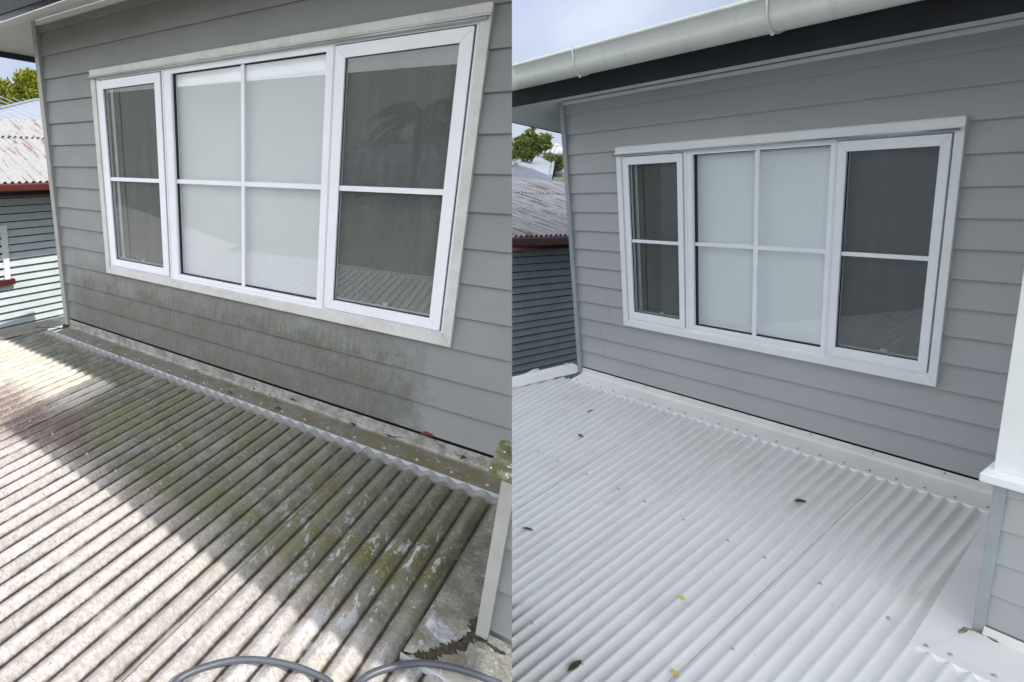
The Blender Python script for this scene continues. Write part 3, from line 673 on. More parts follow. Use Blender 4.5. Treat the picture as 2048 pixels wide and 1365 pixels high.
bm = BM(); quad(bm, [(-3.05, .03, -2.5), (1.9, .03, -2.5), (1.9, .03, -.006), (-3.05, .03, -.006)]); obj('wall_base', bm, M['black'], HR_, Q, clip=True)
bm = BM(); quad(bm, [(-3.05, .03, -2.5), (-3.05, 6, -2.5), (-3.05, 6, 2.4), (-3.05, .03, 2.4)]); quad(bm, [(-3.05, 6, -2.5), (1.9, 6, -2.5), (1.9, 6, 2.4), (-3.05, 6, 2.4)])
obj('side_wall', bm, M['postR'], HR_, Q, clip=True)
bm = BM(); box(bm, -3.075, -3.044, -.020, .03, -.08, 2.40, bev=.002); obj('corner_trim', bm, M['postR'], HR_, Q)
window(Q, HR_, wR, (M['casR'], M['frmR'], M['blindR']), 'glassD2')
bm = BM(); quad(bm, [(-3.07, -.016, 2.398), (1.9, -.016, 2.392), (1.9, -.45, 2.452), (-3.46, -.45, 2.452)]); quad(bm, [(-3.07, -.016, 2.398), (-3.46, -.45, 2.452), (-3.46, 1.6, 1.66), (-3.07, 1.6, 1.9)])
obj('soffit', bm, M['soffR'], HR_, Q, True, solid=.005)
bm = BM(); box(bm, -3.043, -.3, -.024, .012, 2.362, 2.389, bev=.003); obj('frieze', bm, M['soffL'], HR_, Q, True)
bm = BM(); polyprism(bm, [(-3.9, -.45, 2.457), (1.9, -.45, 2.444), (1.9, -.45, 2.70), (-3.9, -.45, 2.70)], (0, -.02, 0)); fascia_run(bm, [(-3.462, 3.0, 1.10), (-3.462, -.449, 2.452)], .05, .02)
obj('fascia', bm, M['fascia'], HR_, Q, True)
# half round gutter hung on the fascia
gy, gz_, gr = -.548, 2.660, .098
bm = BM(); pr = None
sec = [(gy - gr - .002, gz_ + .118), (gy - gr - .010, gz_ + .112), (gy - gr - .010, gz_ + .100), (gy - gr, gz_ + .094)] + [(gy + gr * math.cos(t), gz_ + .03 + gr * 1.08 * math.sin(t)) for t in [R(180 + 9 * i) for i in range(1, 20)]] + [(gy + gr * .8, gz_ + .10)]
n = 24
for i in range(n + 1):
    x = -4.2 + (6.1) * i / n; c = [bm.verts.new((x, y, z)) for y, z in sec]
    if pr:
        for a in range(len(sec) - 1): bm.faces.new((pr[a], pr[a + 1], c[a + 1], c[a]))
    pr = c
gut = obj('eaves_gutter', bm, M['gutter'], HR_, Q, True, smooth=True, solid=.003)
for bx in (-2.52, -1.61):
    bm = BM(); tube(bm, [(bx, gy - gr - .012, gz_ + .135)] + [(bx, gy + (gr + .006) * math.cos(t), gz_ + .03 + (gr * 1.08 + .006) * math.sin(t)) for t in [R(175 + 10 * i) for i in range(0, 11)]] + [(bx + .02, -.475, gz_ - .065)], .0042, 6)
    tube(bm, [(bx - .004, gy - .045, gz_ - .058), (bx - .004, gy - .045, gz_ - .085)], .007, 8); obj('gutter_bracket', bm, M['gutter'], gut, smooth=True)
bm = BM(); polyprism(bm, [(-4.1, -.44, 2.72), (1.9, -.44, 2.72), (1.9, 5.5, 2.35), (-4.1, 5.5, 2.35)], (0, 0, .02)); obj('main_roof', bm, M['galv'], HR_, Q, True)
# lower roof
lrR = obj('lower_roof', (lambda b: (quad(b, [(-3.3, -.14, -.13), (-.9, -.14, -.13), (-.75, -3.1, -.01), (-3.1, -3.1, -.01)]), b)[1])(BM()), M['black'], HR_, Q, True)
tag(lrR, 'washed corrugated roof in clean white paint')
lapsR = [-3.40, -2.80, -2.33, -1.885, -1.33, -.905]
for i, (a, b) in enumerate(zip(lapsR[:-1], lapsR[1:])):
    bm = sheet(Q, a, b + (.02 if b < -1 else 0), lambda x: -.15, lambda x: -3.1)
    for v in bm.verts: v.co.z += .0016 * (i % 2)
    obj('roof_sheet', bm, M['roofR'], lrR, Q, True, smooth=True)
for b in lapsR[1:-1]: lapshadow(Q, b + .02, .0010, M['lapdark'], lrR)
bm = sheet(Q, -.905, 1.9, lambda x: -1.30, lambda x: -3.1, rows=8); obj('roof_sheet', bm, M['roofR'], lrR, Q, True, smooth=True)
zedR = rz(Q, Q.ye) + Q.A + .0012
apron(Q, -3.04, -.66, 0, -.010, -.058, zedR, M['flashR'], M['lipR'], HR_)
barge(Q, lrR, [(-3.115, .07, rz(Q, 0) + Q.A + .002), (-3.40, -1.0, rz(Q, -1.0) + Q.A + .002)], M['roofR'], w=.10, h=.020)
ribbon(Q, [(-3.045, -.03), (-3.03, -.06), (-3.08, -.10), (-3.11, -.16), (-3.14, -.24)], .006, .014, M['stain'], lrR, 'flashing_joint')
bm = BM(); box(bm, -3.078, -3.035, -.035, .015, -.095, -.062); obj('dirt_clump', bm, M['stain'], lrR)
pts = [crest(Q, x, -1.31) for x in (-2.504, -2.338, -2.18, -1.968, -1.801, -1.639, -1.419, -1.267, -1.103)] + [crest(Q, -1.565, -2.592), crest(Q, -1.326, -2.594), crest(Q, -1.115, -2.0)]
pts += [(-3.0 + .0972 * i, -.145, zedR + .0006) for i in range(24)]
pts += [(onroof(Q, x, y, .004)) for x, y in ((1777, 1237), (1852, 1267))]
place_screws(Q, lrR, pts, .0072)
place_screws(Q, HR_, [(at(Q, x, y, (0, -.012, 0), (0, 1, 0))) for x, y in ((1230, 755), (1291, 774), (1364, 794), (1437, 815), (1496, 832), (1622, 870), (1745, 906), (1889, 948))], .0055)
gq = Q.A + .0025
E2 = [onroof(Q, x, y, gq) for x, y in ((1972, 1050), (1828, 1298), (1850, 1292), (1905, 1278), (1942, 1255), (1950, 1200), (1972, 1028))]
E2 = [(-.942, -.17), (-.800, -1.44), (-.765, -1.40), (-.735, -1.30), (-.728, -1.18), (-.722, -1.12), (-.70, -.17)]
bm = BM(); polyprism(bm, [(x, y, rz(Q, y) + gq) for x, y in E2], (0, 0, .001)); quad(bm, [(-.9425, -.17, rz(Q, -.17) + gq), (-.8005, -1.44, rz(Q, -1.44) + gq), (-.806, -1.44, rz(Q, -1.44) - Q.A * .9), (-.948, -.17, rz(Q, -.17) - Q.A * .9)]); obj('side_flashing', bm, M['flashR'], lrR, Q, True)
bm = BM(); E3 = [(-.795, -1.415), (-.770, -1.405), (-.745, -1.31), (-.735, -1.16), (-.695, -1.163), (1.9, -1.163), (1.9, -1.415)]
polyprism(bm, [(x, y, rz(Q, y) + gq + .0014) for x, y in E3], (0, 0, .001)); quad(bm, [(-.70, -1.164, rz(Q, -1.16) + gq), (1.9, -1.164, rz(Q, -1.16) + gq), (1.9, -1.150, .018), (-.70, -1.150, .018)])
bfR = obj('bay_flashing', bm, M['flashR'], lrR, Q, True)
bm = BM(); pr = None
for i in range(260):
    x = -.79 + i * .005; xp = x - Q.k * -1.415
    c = [bm.verts.new((x, -1.4155, rz(Q, -1.415) + gq + .0014)), bm.verts.new((x, -1.418, rz(Q, -1.415) + zc(Q, xp) * 1.3 + .0005))]
    if pr: bm.faces.new((pr[0], pr[1], c[1], c[0]))
    pr = c
obj('scalloped_edge', bm, M['lipR'], bfR, Q, True)
place_screws(Q, bfR, [onroof(Q, x, y, gq + .003) for x, y in ((1900, 1310), (1988, 1352), (1852, 1292))], .0072)
ribbon(Q, [(-.738, -1.22), (-.733, -1.17), (-.715, -1.158), (-.690, -1.158), (-.66, -1.17)], .016, gq + .0028, M['stain'], lrR, 'rusty_stain', .2)
# bay; its unseen upper storey is added to shade the low roof
bm = BM(); boards(bm, -.699, 1.9, -.05, .735, eR, yf=-1.142, depth=.013, off=.018)
quad(bm, [(-.722, -1.13, -.08), (-.722, -.02, -.08), (-.722, -.02, 4.6), (-.722, -1.13, 4.6)]); boards(bm, -.60, 1.9, .735, 4.6, eR, yf=-1.142, depth=.013, off=.018)
quad(bm, [(1.9, -1.13, -3), (1.9, 6, -3), (1.9, 6, 4.6), (1.9, -1.13, 4.6)]); quad(bm, [(-.722, -.02, 2.75), (-.722, 6, 2.75), (-.722, 6, 4.6), (-.722, -.02, 4.6)])
quad(bm, [(-.722, -1.13, 4.6), (1.9, -1.13, 4.6), (1.9, 6, 4.6), (-.722, 6, 4.6)])
obj('bay_wall', bm, M['wallR'], HR_, Q, True)
bm = BM(); box(bm, -.727, -.699, -1.150, -1.115, -.042, .742, bev=.0015); obj('bay_corner_trim', bm, M['postR'], HR_)
bm = BM(); box(bm, -.7455, 1.9, -1.215, -1.03, .748, .788, bev=.004); wsl = obj('bay_window_sill', bm, M['casR'], HR_)
bm = BM(); box(bm, -.728, -.62, -1.168, -1.035, .7885, 2.6, bev=.002); obj('bay_window_casing', bm, M['casR'], HR_)

# ------------------------------------------------------------------ small litter on the washed roof
def leaf(s, name, px_, w_, h_, ang, mat, label, cat, group=None, curl=.25, dz=None, pz=None):
    if len(px_) == 4:
        e0 = onroof(s, px_[0], px_[1], s.A + .002); e1 = onroof(s, px_[2], px_[3], s.A + .002)
        ang = math.degrees(math.atan2(e1.y - e0.y, e1.x - e0.x)); w_ = (e1 - e0).length; px_ = ((px_[0] + px_[2]) / 2, (px_[1] + px_[3]) / 2)
    c = onroof(s, px_[0], px_[1], s.A + .002) if pz is None else pz
    bm = BM(); n = 10; rows = []
    for i in range(n + 1):
        t = i / n; ww = h_ * .5 * math.sin(math.pi * min(1, t * .93 + .05)) ** .7 * (1 + random.uniform(-.08, .08)); x = (t - .5) * w_
        rows.append([bm.verts.new((x, j * ww, .0015 + curl * ww * abs(j) + .0012 * math.sin(t * 5))) for j in (-1, -.5, 0, .5, 1)])
    for a, b in zip(rows[:-1], rows[1:]):
        for j in range(4): bm.faces.new((a[j], a[j + 1], b[j + 1], b[j]))
    tube(bm, [(-.5 * w_, 0, .0015), (-.62 * w_, h_ * .08, .001)], h_ * .03 + .0005, 5)
    o = obj(name, bm, mat, smooth=True, solid=.0008)
    o.matrix_world = s.F @ Matrix.Translation(c) @ Matrix.Rotation(R(ang), 4, 'Z'); return tag(o, label, cat, group)
leaf(Q, 'dark_leaf', (1591, 1003, 1612, 1003), .060, .030, -12, M['olive'], 'dark green oval leaf lying mid roof below the window on the white sheets', 'leaf')
leaf(Q, 'dark_leaf', (1138, 1341, 1163, 1322), .088, .024, 62, M['olive'], 'long olive seed pod at the bottom left of the washed roof', 'seed pod')
leaf(Q, 'brown_leaf', (1046, 1057, 1067, 1061), .060, .022, 5, M['brownl'], 'brown dry leaf near the left edge of the washed roof', 'leaf')
leaf(Q, 'brown_leaf', (1156, 869, 1167, 875), .040, .020, -28, M['brownl'], 'small curled brown leaf below a shorter sliver of leaf on the washed roof', 'leaf')
leaf(Q, 'brown_leaf', (1175, 825, 1187, 820), .040, .012, 40, M['brownl'], 'thin sliver of brown leaf near the top left of the washed roof', 'leaf')
leaf(Q, 'yellow_leaf', (1133, 728), .030, .022, 30, M['yel'], 'yellow leaf on the roof edge beside the washed corner post', 'leaf', pz=at(Q, 1133, 728, (0, -.02, -.03), (0, 0, 1)))
def flower(s, p, label):
    bm = BM()
    for k in range(5):
        a = k * 1.257 + random.random() * .3; c = Vector((math.cos(a), math.sin(a), 0)); t = Vector((-c.y, c.x, 0))
        f = [bm.verts.new(v) for v in ((0, 0, .004), c * .009 + t * .006 + Vector((0, 0, .003)), c * .016 + Vector((0, 0, .006)), c * .009 - t * .006 + Vector((0, 0, .003)))]
        bm.faces.new(f)
    o = obj('yellow_blossom', bm, M['yel'], solid=.001); o.matrix_world = s.F @ Matrix.Translation(onroof(s, p[0], p[1], s.A + .001)); tag(o, label, 'blossom', 'yellow blossoms on the washed roof')
flower(Q, (1364, 1197), 'fallen yellow blossom in the middle of the washed roof')
flower(Q, (1349, 1346), 'fallen yellow blossom at the bottom edge of the washed roof')
# litter on the dirty flashing
dl = [((237, 711), .020, .010, 20, 'curled dark leaf on the dirty flashing nearest the corner post'),
      ((337, 746), .016, .008, -40, 'tiny dark leaf scrap on the dirty flashing under the left sash'),
      ((392, 741), .026, .008, 70, 'dark leaf sliver by the black gap under the window middle'),
      ((460, 786), .024, .012, 10, 'dark crumpled leaf halfway along the dirty flashing'),
      ((508, 778), .018, .009, -60, 'small black leaf left of the round one on the flashing'),
      ((588, 801), .034, .022, 15, 'round black leaf on the flashing below the right sash'),
      ((557, 818), .030, .014, 50, 'brown black leaf lying against the scalloped flashing edge'),
      ((706, 850), .024, .012, -20, 'small black leaf in the fold of the flashing'),
      ((855, 872), .048, .030, 20, 'rust red leaf clump stuck in the gap under the boards'),
      ((780, 873), .050, .007, -5, 'thin dark twig like leaf on the mossy flashing'),
      ((930, 916), .045, .012, 60, 'black curled leaf hanging by the mossy sill'),
      ((540, 790), .022, .006, -75, 'narrow dark leaf standing on the flashing beside the round leaf')]
for p, a, b, an, lb in dl:
    m_ = M['redl'] if 'red' in lb else M['deadl']
    c = at(L, p[0], p[1], (0, -.02, -.071), (0, 0, 1)) if True else None
    if c.y > -.018: c = at(L, p[0], p[1], (0, -.017, 0), (0, 1, 0))
    c.z = max(c.z, -.08)
    leaf(L, 'dead_leaf', p, a * 1.35, b * 1.35, an, m_, lb, 'leaf', 'dead leaves on the dirty flashing', curl=.5, pz=c)
def twig(px_pts, r, label):
    P = []
    for x, y in px_pts:
        c = at(L, x, y, (0, 0, -.070), (0, 0, 1))
        if c.y > -.02: c = at(L, x, y, (0, -.019, 0), (0, 1, 0))
        P.append(c)
    o0 = P[0].copy(); bm = BM(); tube(bm, [p - o0 for p in catmull(P, 4)], r, 5); o = obj('dry_twig', bm, M['deadl']); o.matrix_world = L.F @ Matrix.Translation(o0)
    tag(o, label, 'twig', 'dry twigs on the dirty flashing')
twig([(868, 878), (876, 888), (884, 894), (888, 897)], .0011, 'short twig beside the rust red leaf clump')
twig([(908, 902), (915, 911), (925, 912), (933, 905)], .0013, 'hooked twig on the flashing left of the mossy sill')
twig([(278, 686), (283, 680), (287, 681)], .0016, 'stubby twig under the bottom board near the left sash')
twig([(548, 796), (553, 803), (557, 806)], .0014, 'forked black twig left of the round leaf')
twig([(775, 874), (790, 874), (803, 875)], .0018, 'straight twig lying along the mossy flashing')
leaf(L, 'green_sprig', (126, 632), .05, .028, 60, M['yel'], 'bright yellow green leaf poking up behind the dirty corner post', 'leaf', pz=at(L, 124, 632, (0, .10, 0), (0, 1, 0)))

# ================================================================== neighbours
def frame_nb(s, A, u):
    u = Vector(u).normalized(); n = u.cross(Vector((0, 0, 1))).normalized(); w_ = n.cross(u)
    if w_.z < 0: w_ = -w_
    m = Matrix.Identity(4)
    for i, v in enumerate((-u, n, w_)):
        for j in range(3): m[j][i] = v[j]
    m.translation = Vector(A); return m
def iron(bm, a, b, e, ud, length, pitch, amp, seg=6, rows=1):
    """corrugated plane: from eave point a along direction e for 'b' metres, sloping ud"""
    nrm = e.cross(ud).normalized()
    if nrm.z < 0: nrm = -nrm
    n = int(b / pitch * seg); pr = None
    for i in range(n + 1):
        t = b * i / n; o = a + e * t + nrm * amp * math.cos(2 * math.pi * t / pitch)
        c = [bm.verts.new(o + ud * (length * j / rows)) for j in range(rows + 1)]
        if pr:
            for j in range(rows): bm.faces.new((pr[j], pr[j + 1], c[j + 1], c[j]))
        pr = c
def neighbour(s, A, u, zoff, e, eave, oh, th, wallm, label, lapd, topd, win):
    mt = frame_nb(s, A, u); root = empty('neighbour_house', s, label, 'house', 'neighbouring house with a rusty iron roof', mtx=mt)
    bm = BM()                                               # in neighbour frame x=along, y=toward us, z=up
    i = 0; z = zoff - 22 * e
    while z < eave - .22:
        z1 = min(z + e, eave - .2)
        quad(bm, [(-9, .034, z), (1.9, .034, z), (1.9, .002, z1), (-9, .002, z1)]); quad(bm, [(-9, .034, z), (1.9, .034, z), (1.9, -.01, z + .004), (-9, -.01, z + .004)]); z += e
    obj('wall', bm, wallm, root, s, mt)
    bm = BM(); z = zoff - 22 * e  # dark strips painting the shadow under each board
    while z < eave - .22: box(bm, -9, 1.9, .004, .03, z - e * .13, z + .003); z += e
    obj('board_shadow', bm, M['dark'], root, s, mt)
    bm = BM(); quad(bm, [(-9, -.02, -5), (1.9, -.02, -5), (1.9, -.02, eave), (-9, -.02, eave)]); quad(bm, [(-9, -.02, -5), (-9, -7, -5), (-9, -7, eave), (-9, -.02, eave)])
    obj('inner_wall', bm, wallm, root, s, mt)
    bm = BM(); box(bm, -9.5, 2.2, 0, oh, eave - .19, eave - .17); obj('soffit', bm, M['maroon'], root, s, mt)
    bm = BM(); box(bm, -9.5, 2.2, oh, oh + .09, eave - .12, eave - .01, bev=.02); obj('gutter', bm, M['maroon'], root, s, mt)
    t = R(th); ud = Vector((0, -math.cos(t), math.sin(t))); ex = Vector((1, 0, 0)); a = Vector((-9.5, oh + .06, eave))
    bm = BM(); iron(bm, a, 11.7, ex, ud, lapd + .1, .10, .02); obj('roof_sheet', bm, M['rusty' if s.name == 'L' else 'rusty2'], root, s, mt, smooth=True)
    bm = BM(); iron(bm, a + ud * lapd + Vector((.03, 0, .014)), 11.7, ex, ud, topd - lapd, .10, .02); obj('roof_sheet', bm, M['rusty' if s.name == 'L' else 'rusty2'], root, s, mt, smooth=True)
    bm = BM(); quad(bm, [a + ud * .05 - Vector((0, 0, .05)), a + ud * .05 - Vector((-11.7, 0, .05)), a + ud * (topd + .3) - Vector((-11.7, 0, .06)), a + ud * (topd + .3) - Vector((0, 0, .06))]); obj('roof_lining', bm, M['dark'], root, s, mt)
    return root, mt, a, ud
rootL, mtL, aL, udL = neighbour(L, (-6.776, 1.673, -.078), (.118, .991, -.070), .01, .1155, 1.08, .78, 23, M['nwall'],
    'pale green boarded house with a rusty iron roof beyond the dirty house', 1.58, 2.40, True)
def nbat(s, mt, x, y, off=0.0):
    n = Vector((mt[0][1], mt[1][1], mt[2][1])); A = mt.translation + n * off
    return mt.inverted() @ at(s, x, y, A, n)
# neighbour window left
wr = nbat(L, mtL, 8, 480); bm = BM(); wx1 = wr.x + .86
box(bm, wx1 - .9, wx1 - .81, .0, .05, -.40, .42); box(bm, wx1 - .81, wx1, .0, .05, .32, .42); wf = obj('window', bm, M['nwhite'], rootL)
bm = BM(); box(bm, wx1 - .81, wx1, .004, .012, -.4, .32); obj('window_pane', bm, M['dark'], wf)
bm = BM(); box(bm, wx1 - .95, wx1, .0, .10, -.48, -.40); obj('window_sill', bm, M['maroon'], wf)
# light metal hip roof above the rusty one
def hip(root, base, mt, s, pitch, name='upper_roof', rid=None, mat=None):
    bm = BM(); b = [Vector(p) for p in base]; r0, r1 = [Vector(p) for p in rid]
    quad(bm, [b[0], b[1], r1, r0]); bm.faces.new([bm.verts.new(v) for v in (b[1], b[2], r1)]); quad(bm, [b[2], b[3], r0, r1]); bm.faces.new([bm.verts.new(v) for v in (b[3], b[0], r0)])
    o = obj(name, bm, mat or M['galv'], root, s, mt)
    bm = BM()
    for p, q in ((b[0], r0), (b[1], r1), (r0, r1)): tube(bm, [p + Vector((0, 0, .01)), q + Vector((0, 0, .01))], .035, 6)
    obj('ridge_cap', bm, mat or M['galv'], o, s, mt)
    bm = BM()                                               # standing ribs
    for (p0, p1, q0, q1) in ((b[0], b[1], r0, r1),):
        for i in range(1, 26):
            t = i / 26; a = p0.lerp(p1, t); c = q0.lerp(q1, min(1, max(0, (t - .25) * 2))); k = 1 if .25 < t < .75 else (t / .25 if t <= .25 else (1 - t) / .25)
            tgt = a + (Vector((a.x, (q0.y), q0.z)) - a) * k; tube(bm, [a, tgt], .008, 4)
    obj('roof_rib', bm, mat or M['galv'], o, s, mt); return o
topL = aL + udL * 2.40
zz = topL.z; yy = topL.y
pk = nbat(L, mtL, 76, 200, yy - 2.5)
hip(rootL, [(pk.x - 4.0, yy, zz), (pk.x + 2.6, yy, zz), (pk.x + 2.6, yy - 6, zz), (pk.x - 4.0, yy - 6, zz)], mtL, L, 0, rid=[(pk.x - 1.6, yy - 2.6, pk.z), (pk.x, yy - 2.6, pk.z)])

rootR, mtR, aR, udR = neighbour(Q, (-4.899, 1.924, -.656), (-.140, .951, -.275), .02, .0985, 1.20, .5, 21, M['nwall2'],
    'dark teal boarded house with a rusty iron roof beyond the washed house', 1.75, 2.75, False)
topR = aR + udR * 2.75
pr0 = nbat(Q, mtR, 1052, 314, topR.y - 1.2); pr1 = nbat(Q, mtR, 1108, 314, topR.y - 1.2); bl_ = nbat(Q, mtR, 1010, 358, topR.y); br_ = nbat(Q, mtR, 1100, 352, topR.y)
hip(rootR, [(br_.x, topR.y, topR.z), (bl_.x + .3, topR.y, topR.z), (bl_.x + .3, topR.y - 3, topR.z), (br_.x - .3, topR.y - 3, topR.z)], mtR, Q, 0, rid=[tuple(pr1), tuple(pr0)])
# spinning roof vent
vp_ = nbat(Q, mtR, 1104, 309, topR.y - 1.3)
vr = (nbat(Q, mtR, 1120, 309, topR.y - 1.3) - nbat(Q, mtR, 1088, 309, topR.y - 1.3)).length / 2
bm = BM(); tube(bm, [(vp_.x, vp_.y, vp_.z - vr * 1.6), (vp_.x, vp_.y, vp_.z - vr * .55)], vr * .72, 16); vn = obj('roof_vent', bm, M['shiny'], rootR, smooth=True)
bm = BM(); N_ = 22
for k in range(N_):
    a0 = 2 * math.pi * k / N_; pr = None
    for i in range(9):
        t = -.62 + 1.55 * i / 8; rr = vr * math.cos(t * .95); z = vp_.z + vr * .72 * math.sin(t)
        tw = a0 + t * .35; c = [bm.verts.new((vp_.x + rr * math.cos(tw + q) * (1 if j else .93), vp_.y + rr * math.sin(tw + q) * (1 if j else .93), z)) for j, q in ((0, 0), (1, .24))]
        if pr: bm.faces.new((pr[0], pr[1], c[1], c[0]))
        pr = c
tube(bm, [(vp_.x, vp_.y, vp_.z + vr * .5), (vp_.x, vp_.y, vp_.z + vr * .74)], [vr * .62, vr * .3], 16)
obj('vent_fins', bm, M['shiny'], vn, smooth=True)

# trees
def tree(s, P, rad, mat, label, n=2600, leaf_=.11, h=5.0, seed=1, squash=.8, cat='tree', group=None):
    rnd = random.Random(seed); P = Vector(P)
    root = empty('leafy_tree', s, label, cat, group, mtx=Matrix.Translation(P - Vector((0, 0, h))))
    bm = BM(); tube(bm, [(0, 0, -1), (.05, 0, h * .5), (-.05, .05, h)], [rad * .1, rad * .075, rad * .03], 8)
    cl = []
    for k in range(26):
        d = Vector((rnd.gauss(0, 1), rnd.gauss(0, 1), rnd.gauss(0, 1))).normalized() * rad * rnd.uniform(.35, .98); d.z *= squash
        cl.append((d, rad * rnd.uniform(.16, .36))); tube(bm, [(0, 0, h - rad * .9), (d.x * .5, d.y * .5, h - rad * .2 + d.z * .4), (d.x, d.y, h + d.z)], [rad * .03, rad * .02, rad * .006], 5)
    obj('trunk', bm, M['bark'], root, smooth=True)
    bm = BM()
    for i in range(n):
        c, r0 = rnd.choice(cl); d = Vector((rnd.gauss(0, 1), rnd.gauss(0, 1), rnd.gauss(0, 1))).normalized() * r0 * rnd.uniform(.3, 1.1)
        p = c + d + Vector((0, 0, h)); a = Vector((rnd.gauss(0, 1), rnd.gauss(0, 1), rnd.gauss(0, 1))).normalized(); b = a.orthogonal().normalized(); l = leaf_ * rnd.uniform(.6, 1.3)
        bm.faces.new([bm.verts.new(p + v) for v in (a * l, b * l * .45, -a * l, -b * l * .45)])
    obj('crown', bm, mat, root); return root
def far(s, x, y, D):
    d = ray(s, x, y); return s.c + d * (D / Vector((d.x, d.y)).length)
tree(L, far(L, 16, 200, 17), .85, M['fl1'], 'yellow green tree crown low at the left edge above the rusty roof', 4200, .075, 6, 3)
tree(L, far(L, 74, 166, 16), .62, M['fl1'], 'taller yellow green tree rising beside the dirty corner trim', 4200, .07, 6, 5)
tree(L, far(L, 48, 188, 18.5), .65, M['fl2'], 'darker green tree between the two yellow green ones', 3000, .08, 6, 8)
tree(Q, far(Q, 1060, 290, 14), .42, M['fl4'], 'round dark green tree beyond the spinning roof vent', 4000, .05, 6, 9)
tree(Q, far(Q, 1032, 318, 14.5), .28, M['fl1'], 'low yellowish bush at the left edge below the round green tree', 2600, .045, 5, 11)
tree(Q, far(Q, 1104, 330, 15), .34, M['fl4'], 'small green tree partly behind the washed hip roof', 2400, .045, 5, 12)

# ------------------------------------------------------------------ things the window glass reflects
def mirror_pt(s, x, y, D):
    d = ray(s, x, y); p = s.c + d * (D / Vector((d.x, d.y)).length); p.y = -p.y; return p
def palm(s, P, label, r=2.2, h=9, seed=2):
    rnd = random.Random(seed); P = Vector(P); root = empty('palm_tree', s, label, 'palm tree', 'palm tree mirrored in the windows', mtx=Matrix.Translation(P - Vector((0, 0, h))))
    bm = BM(); tube(bm, [(0, 0, -1), (.1, 0, h * .5), (0, 0, h)], [.22, .17, .15], 10); obj('trunk', bm, M['bark'], root, smooth=True)
    bm = BM()
    for k in range(34):
        a = rnd.random() * 6.28; el = rnd.uniform(-.3, 1.3); d = Vector((math.cos(a), math.sin(a), 0)); pts_ = []
        for i in range(9):
            t = i / 8; pts_.append(Vector((0, 0, h)) + d * r * t * math.cos(el * (1 - t * .6)) + Vector((0, 0, r * (math.sin(el) * t - .75 * t * t))))
        sd_ = Vector((-d.y, d.x, 0))
        for i in range(1, 9):
            for q in range(7):
                p = pts_[i - 1].lerp(pts_[i], q / 7); l = r * .26 * rnd.uniform(.7, 1.15) * (1 - .5 * abs(i / 8 - .4))
                for sg in (-1, 1):
                    tip = p + sd_ * sg * l * .7 + d * l * .35 - Vector((0, 0, l * .55)); wv = d * .022
                    bm.faces.new([bm.verts.new(v) for v in (p - wv, p + wv, tip)])
    obj('crown', bm, M['fl3'], root)
palm(L, mirror_pt(L, 838, 232, 22), 'palm tree mirrored in the right sash of the dirty window', r=1.9)
palm(Q, mirror_pt(Q, 1765, 352, 30), 'palm tree mirrored in the right sash of the washed window', r=3.0, seed=5)
def far_house(s, c, wx, wy, z0, z1, zr, label, wm):
    root = empty('street_house', s, label, 'house', 'houses mirrored in the windows', mtx=Matrix.Translation(Vector(c)))
    bm = BM(); box(bm, -wx, wx, -wy, wy, z0, z1); obj('wall', bm, wm, root)
    bm = BM(); e = .6; b = [Vector(v) for v in ((-wx - e, -wy - e, z1), (wx + e, -wy - e, z1), (wx + e, wy + e, z1), (-wx - e, wy + e, z1))]; r0, r1 = Vector((-wx * .4, 0, zr)), Vector((wx * .4, 0, zr))
    quad(bm, [b[0], b[1], r1, r0]); bm.faces.new([bm.verts.new(v) for v in (b[1], b[2], r1)]); quad(bm, [b[2], b[3], r0, r1]); bm.faces.new([bm.verts.new(v) for v in (b[3], b[0], r0)]); bm.faces.new([bm.verts.new(v) for v in b]); obj('roof', bm, M['tile'], root)
pL_ = mirror_pt(L, 800, 330, 26); far_house(L, (pL_.x, pL_.y, 0), 4.2, 4, -4.0, pL_.z - .6, pL_.z + .9, 'brick house across the street mirrored in the dirty window', M['brick'])
pR_ = mirror_pt(Q, 1790, 390, 30); far_house(Q, (pR_.x, pR_.y, 0), 8, 5, -8.0, pR_.z - 1.0, pR_.z + .8, 'brick house across the street mirrored in the washed window', M['brick'])
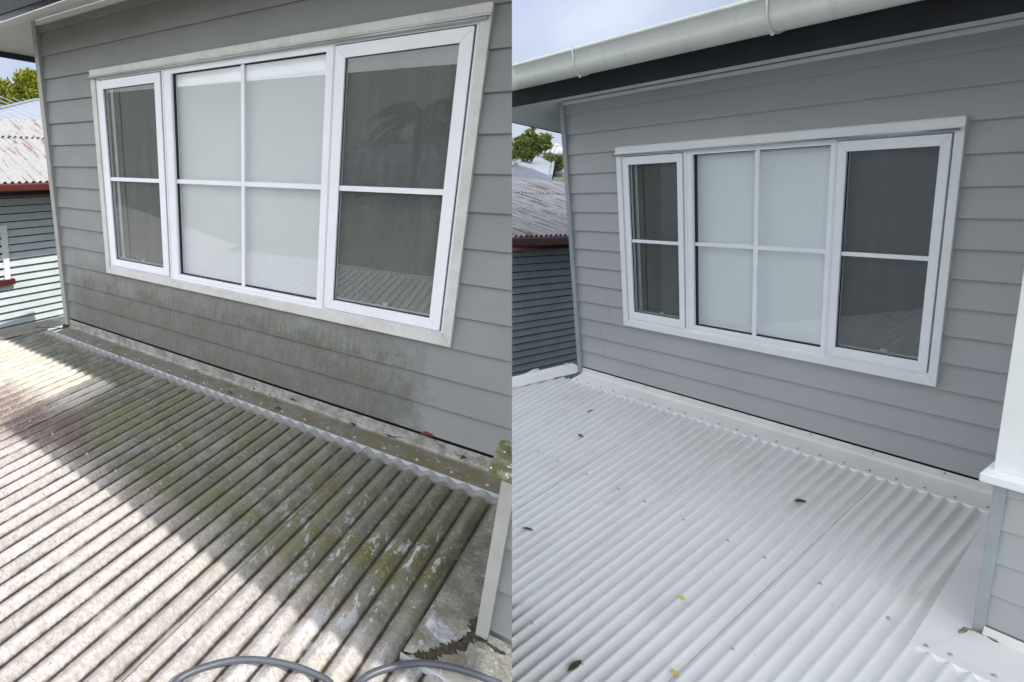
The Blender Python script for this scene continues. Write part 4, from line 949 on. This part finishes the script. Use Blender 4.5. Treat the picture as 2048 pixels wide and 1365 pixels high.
for k, (s_, x_, y_, D_, r_, lb) in enumerate(((L, 760, 345, 30, 2.2, 'leafy street tree mirrored low in the dirty window beside the palm'), (L, 905, 335, 27, 2.0, 'leafy street tree mirrored at the right of the dirty window'), (Q, 1700, 420, 34, 2.4, 'leafy street tree mirrored low in the washed window'))):
    tree(s_, mirror_pt(s_, x_, y_, D_), r_, M['fl3'], lb, 3000, .22, 7, 20 + k)
# ute mirrored in the middle pane of the dirty window
up_ = mirror_pt(L, 520, 452, 31)
ur = empty('parked_ute', L, 'white utility truck mirrored in the middle pane of the dirty window', 'truck', mtx=Matrix.Translation((up_.x, up_.y, up_.z - 1.2)) @ Matrix.Rotation(R(15), 4, 'Z') @ Matrix.Scale(.85, 4))
bm = BM(); prism(bm, [(-.8, .3), (.8, .3), (.8, 1.0), (-.8, 1.0)], -2.4, 2.4)
for x0_, x1_, z0_, z1_ in ((-.6, 1.1, 1.0, 1.6),): polyprism(bm, [(x0_, -.75, z0_), (x1_ + .3, -.75, z0_), (x1_ - .1, -.68, z1_), (x0_ + .05, -.68, z1_)], (0, 1.45, 0))
bmesh.ops.bevel(bm, geom=bm.edges[:], offset=.05, segments=2, affect='EDGES'); obj('body', bm, M['carw'], ur)
bm = BM(); polyprism(bm, [(-.5, .76, 1.06), (1.15, .76, 1.06), (.92, .72, 1.5), (-.45, .72, 1.5)], (0, .01, 0)); obj('side_window', bm, M['dark'], ur)
for x in (-1.5, 1.5):
    for y in (-.8, .8):
        bm = BM(); tube(bm, [(x, y - .1, .33), (x, y + .1, .33)], .33, 18); obj('wheel', bm, M['tyre'], ur)

# added block, out of view, that keeps sun off the far right neighbour
bm = BM(); box(bm, 3, 6.5, 5, 14, -3, 13); tb = obj('shade_block', bm, M['nwall2'], None, Q); tag(tb, 'unseen tall block added beyond the washed house to shade its neighbour', 'building')
# ground
bm = BM(); zg = -4.6; quad(bm, [(-1500, -1500, zg), (1500, -1500, zg), (1500, 1500, zg), (-1500, 1500, zg)]); g_ = obj('ground', bm, M['grass']); tag(g_, kind='structure')
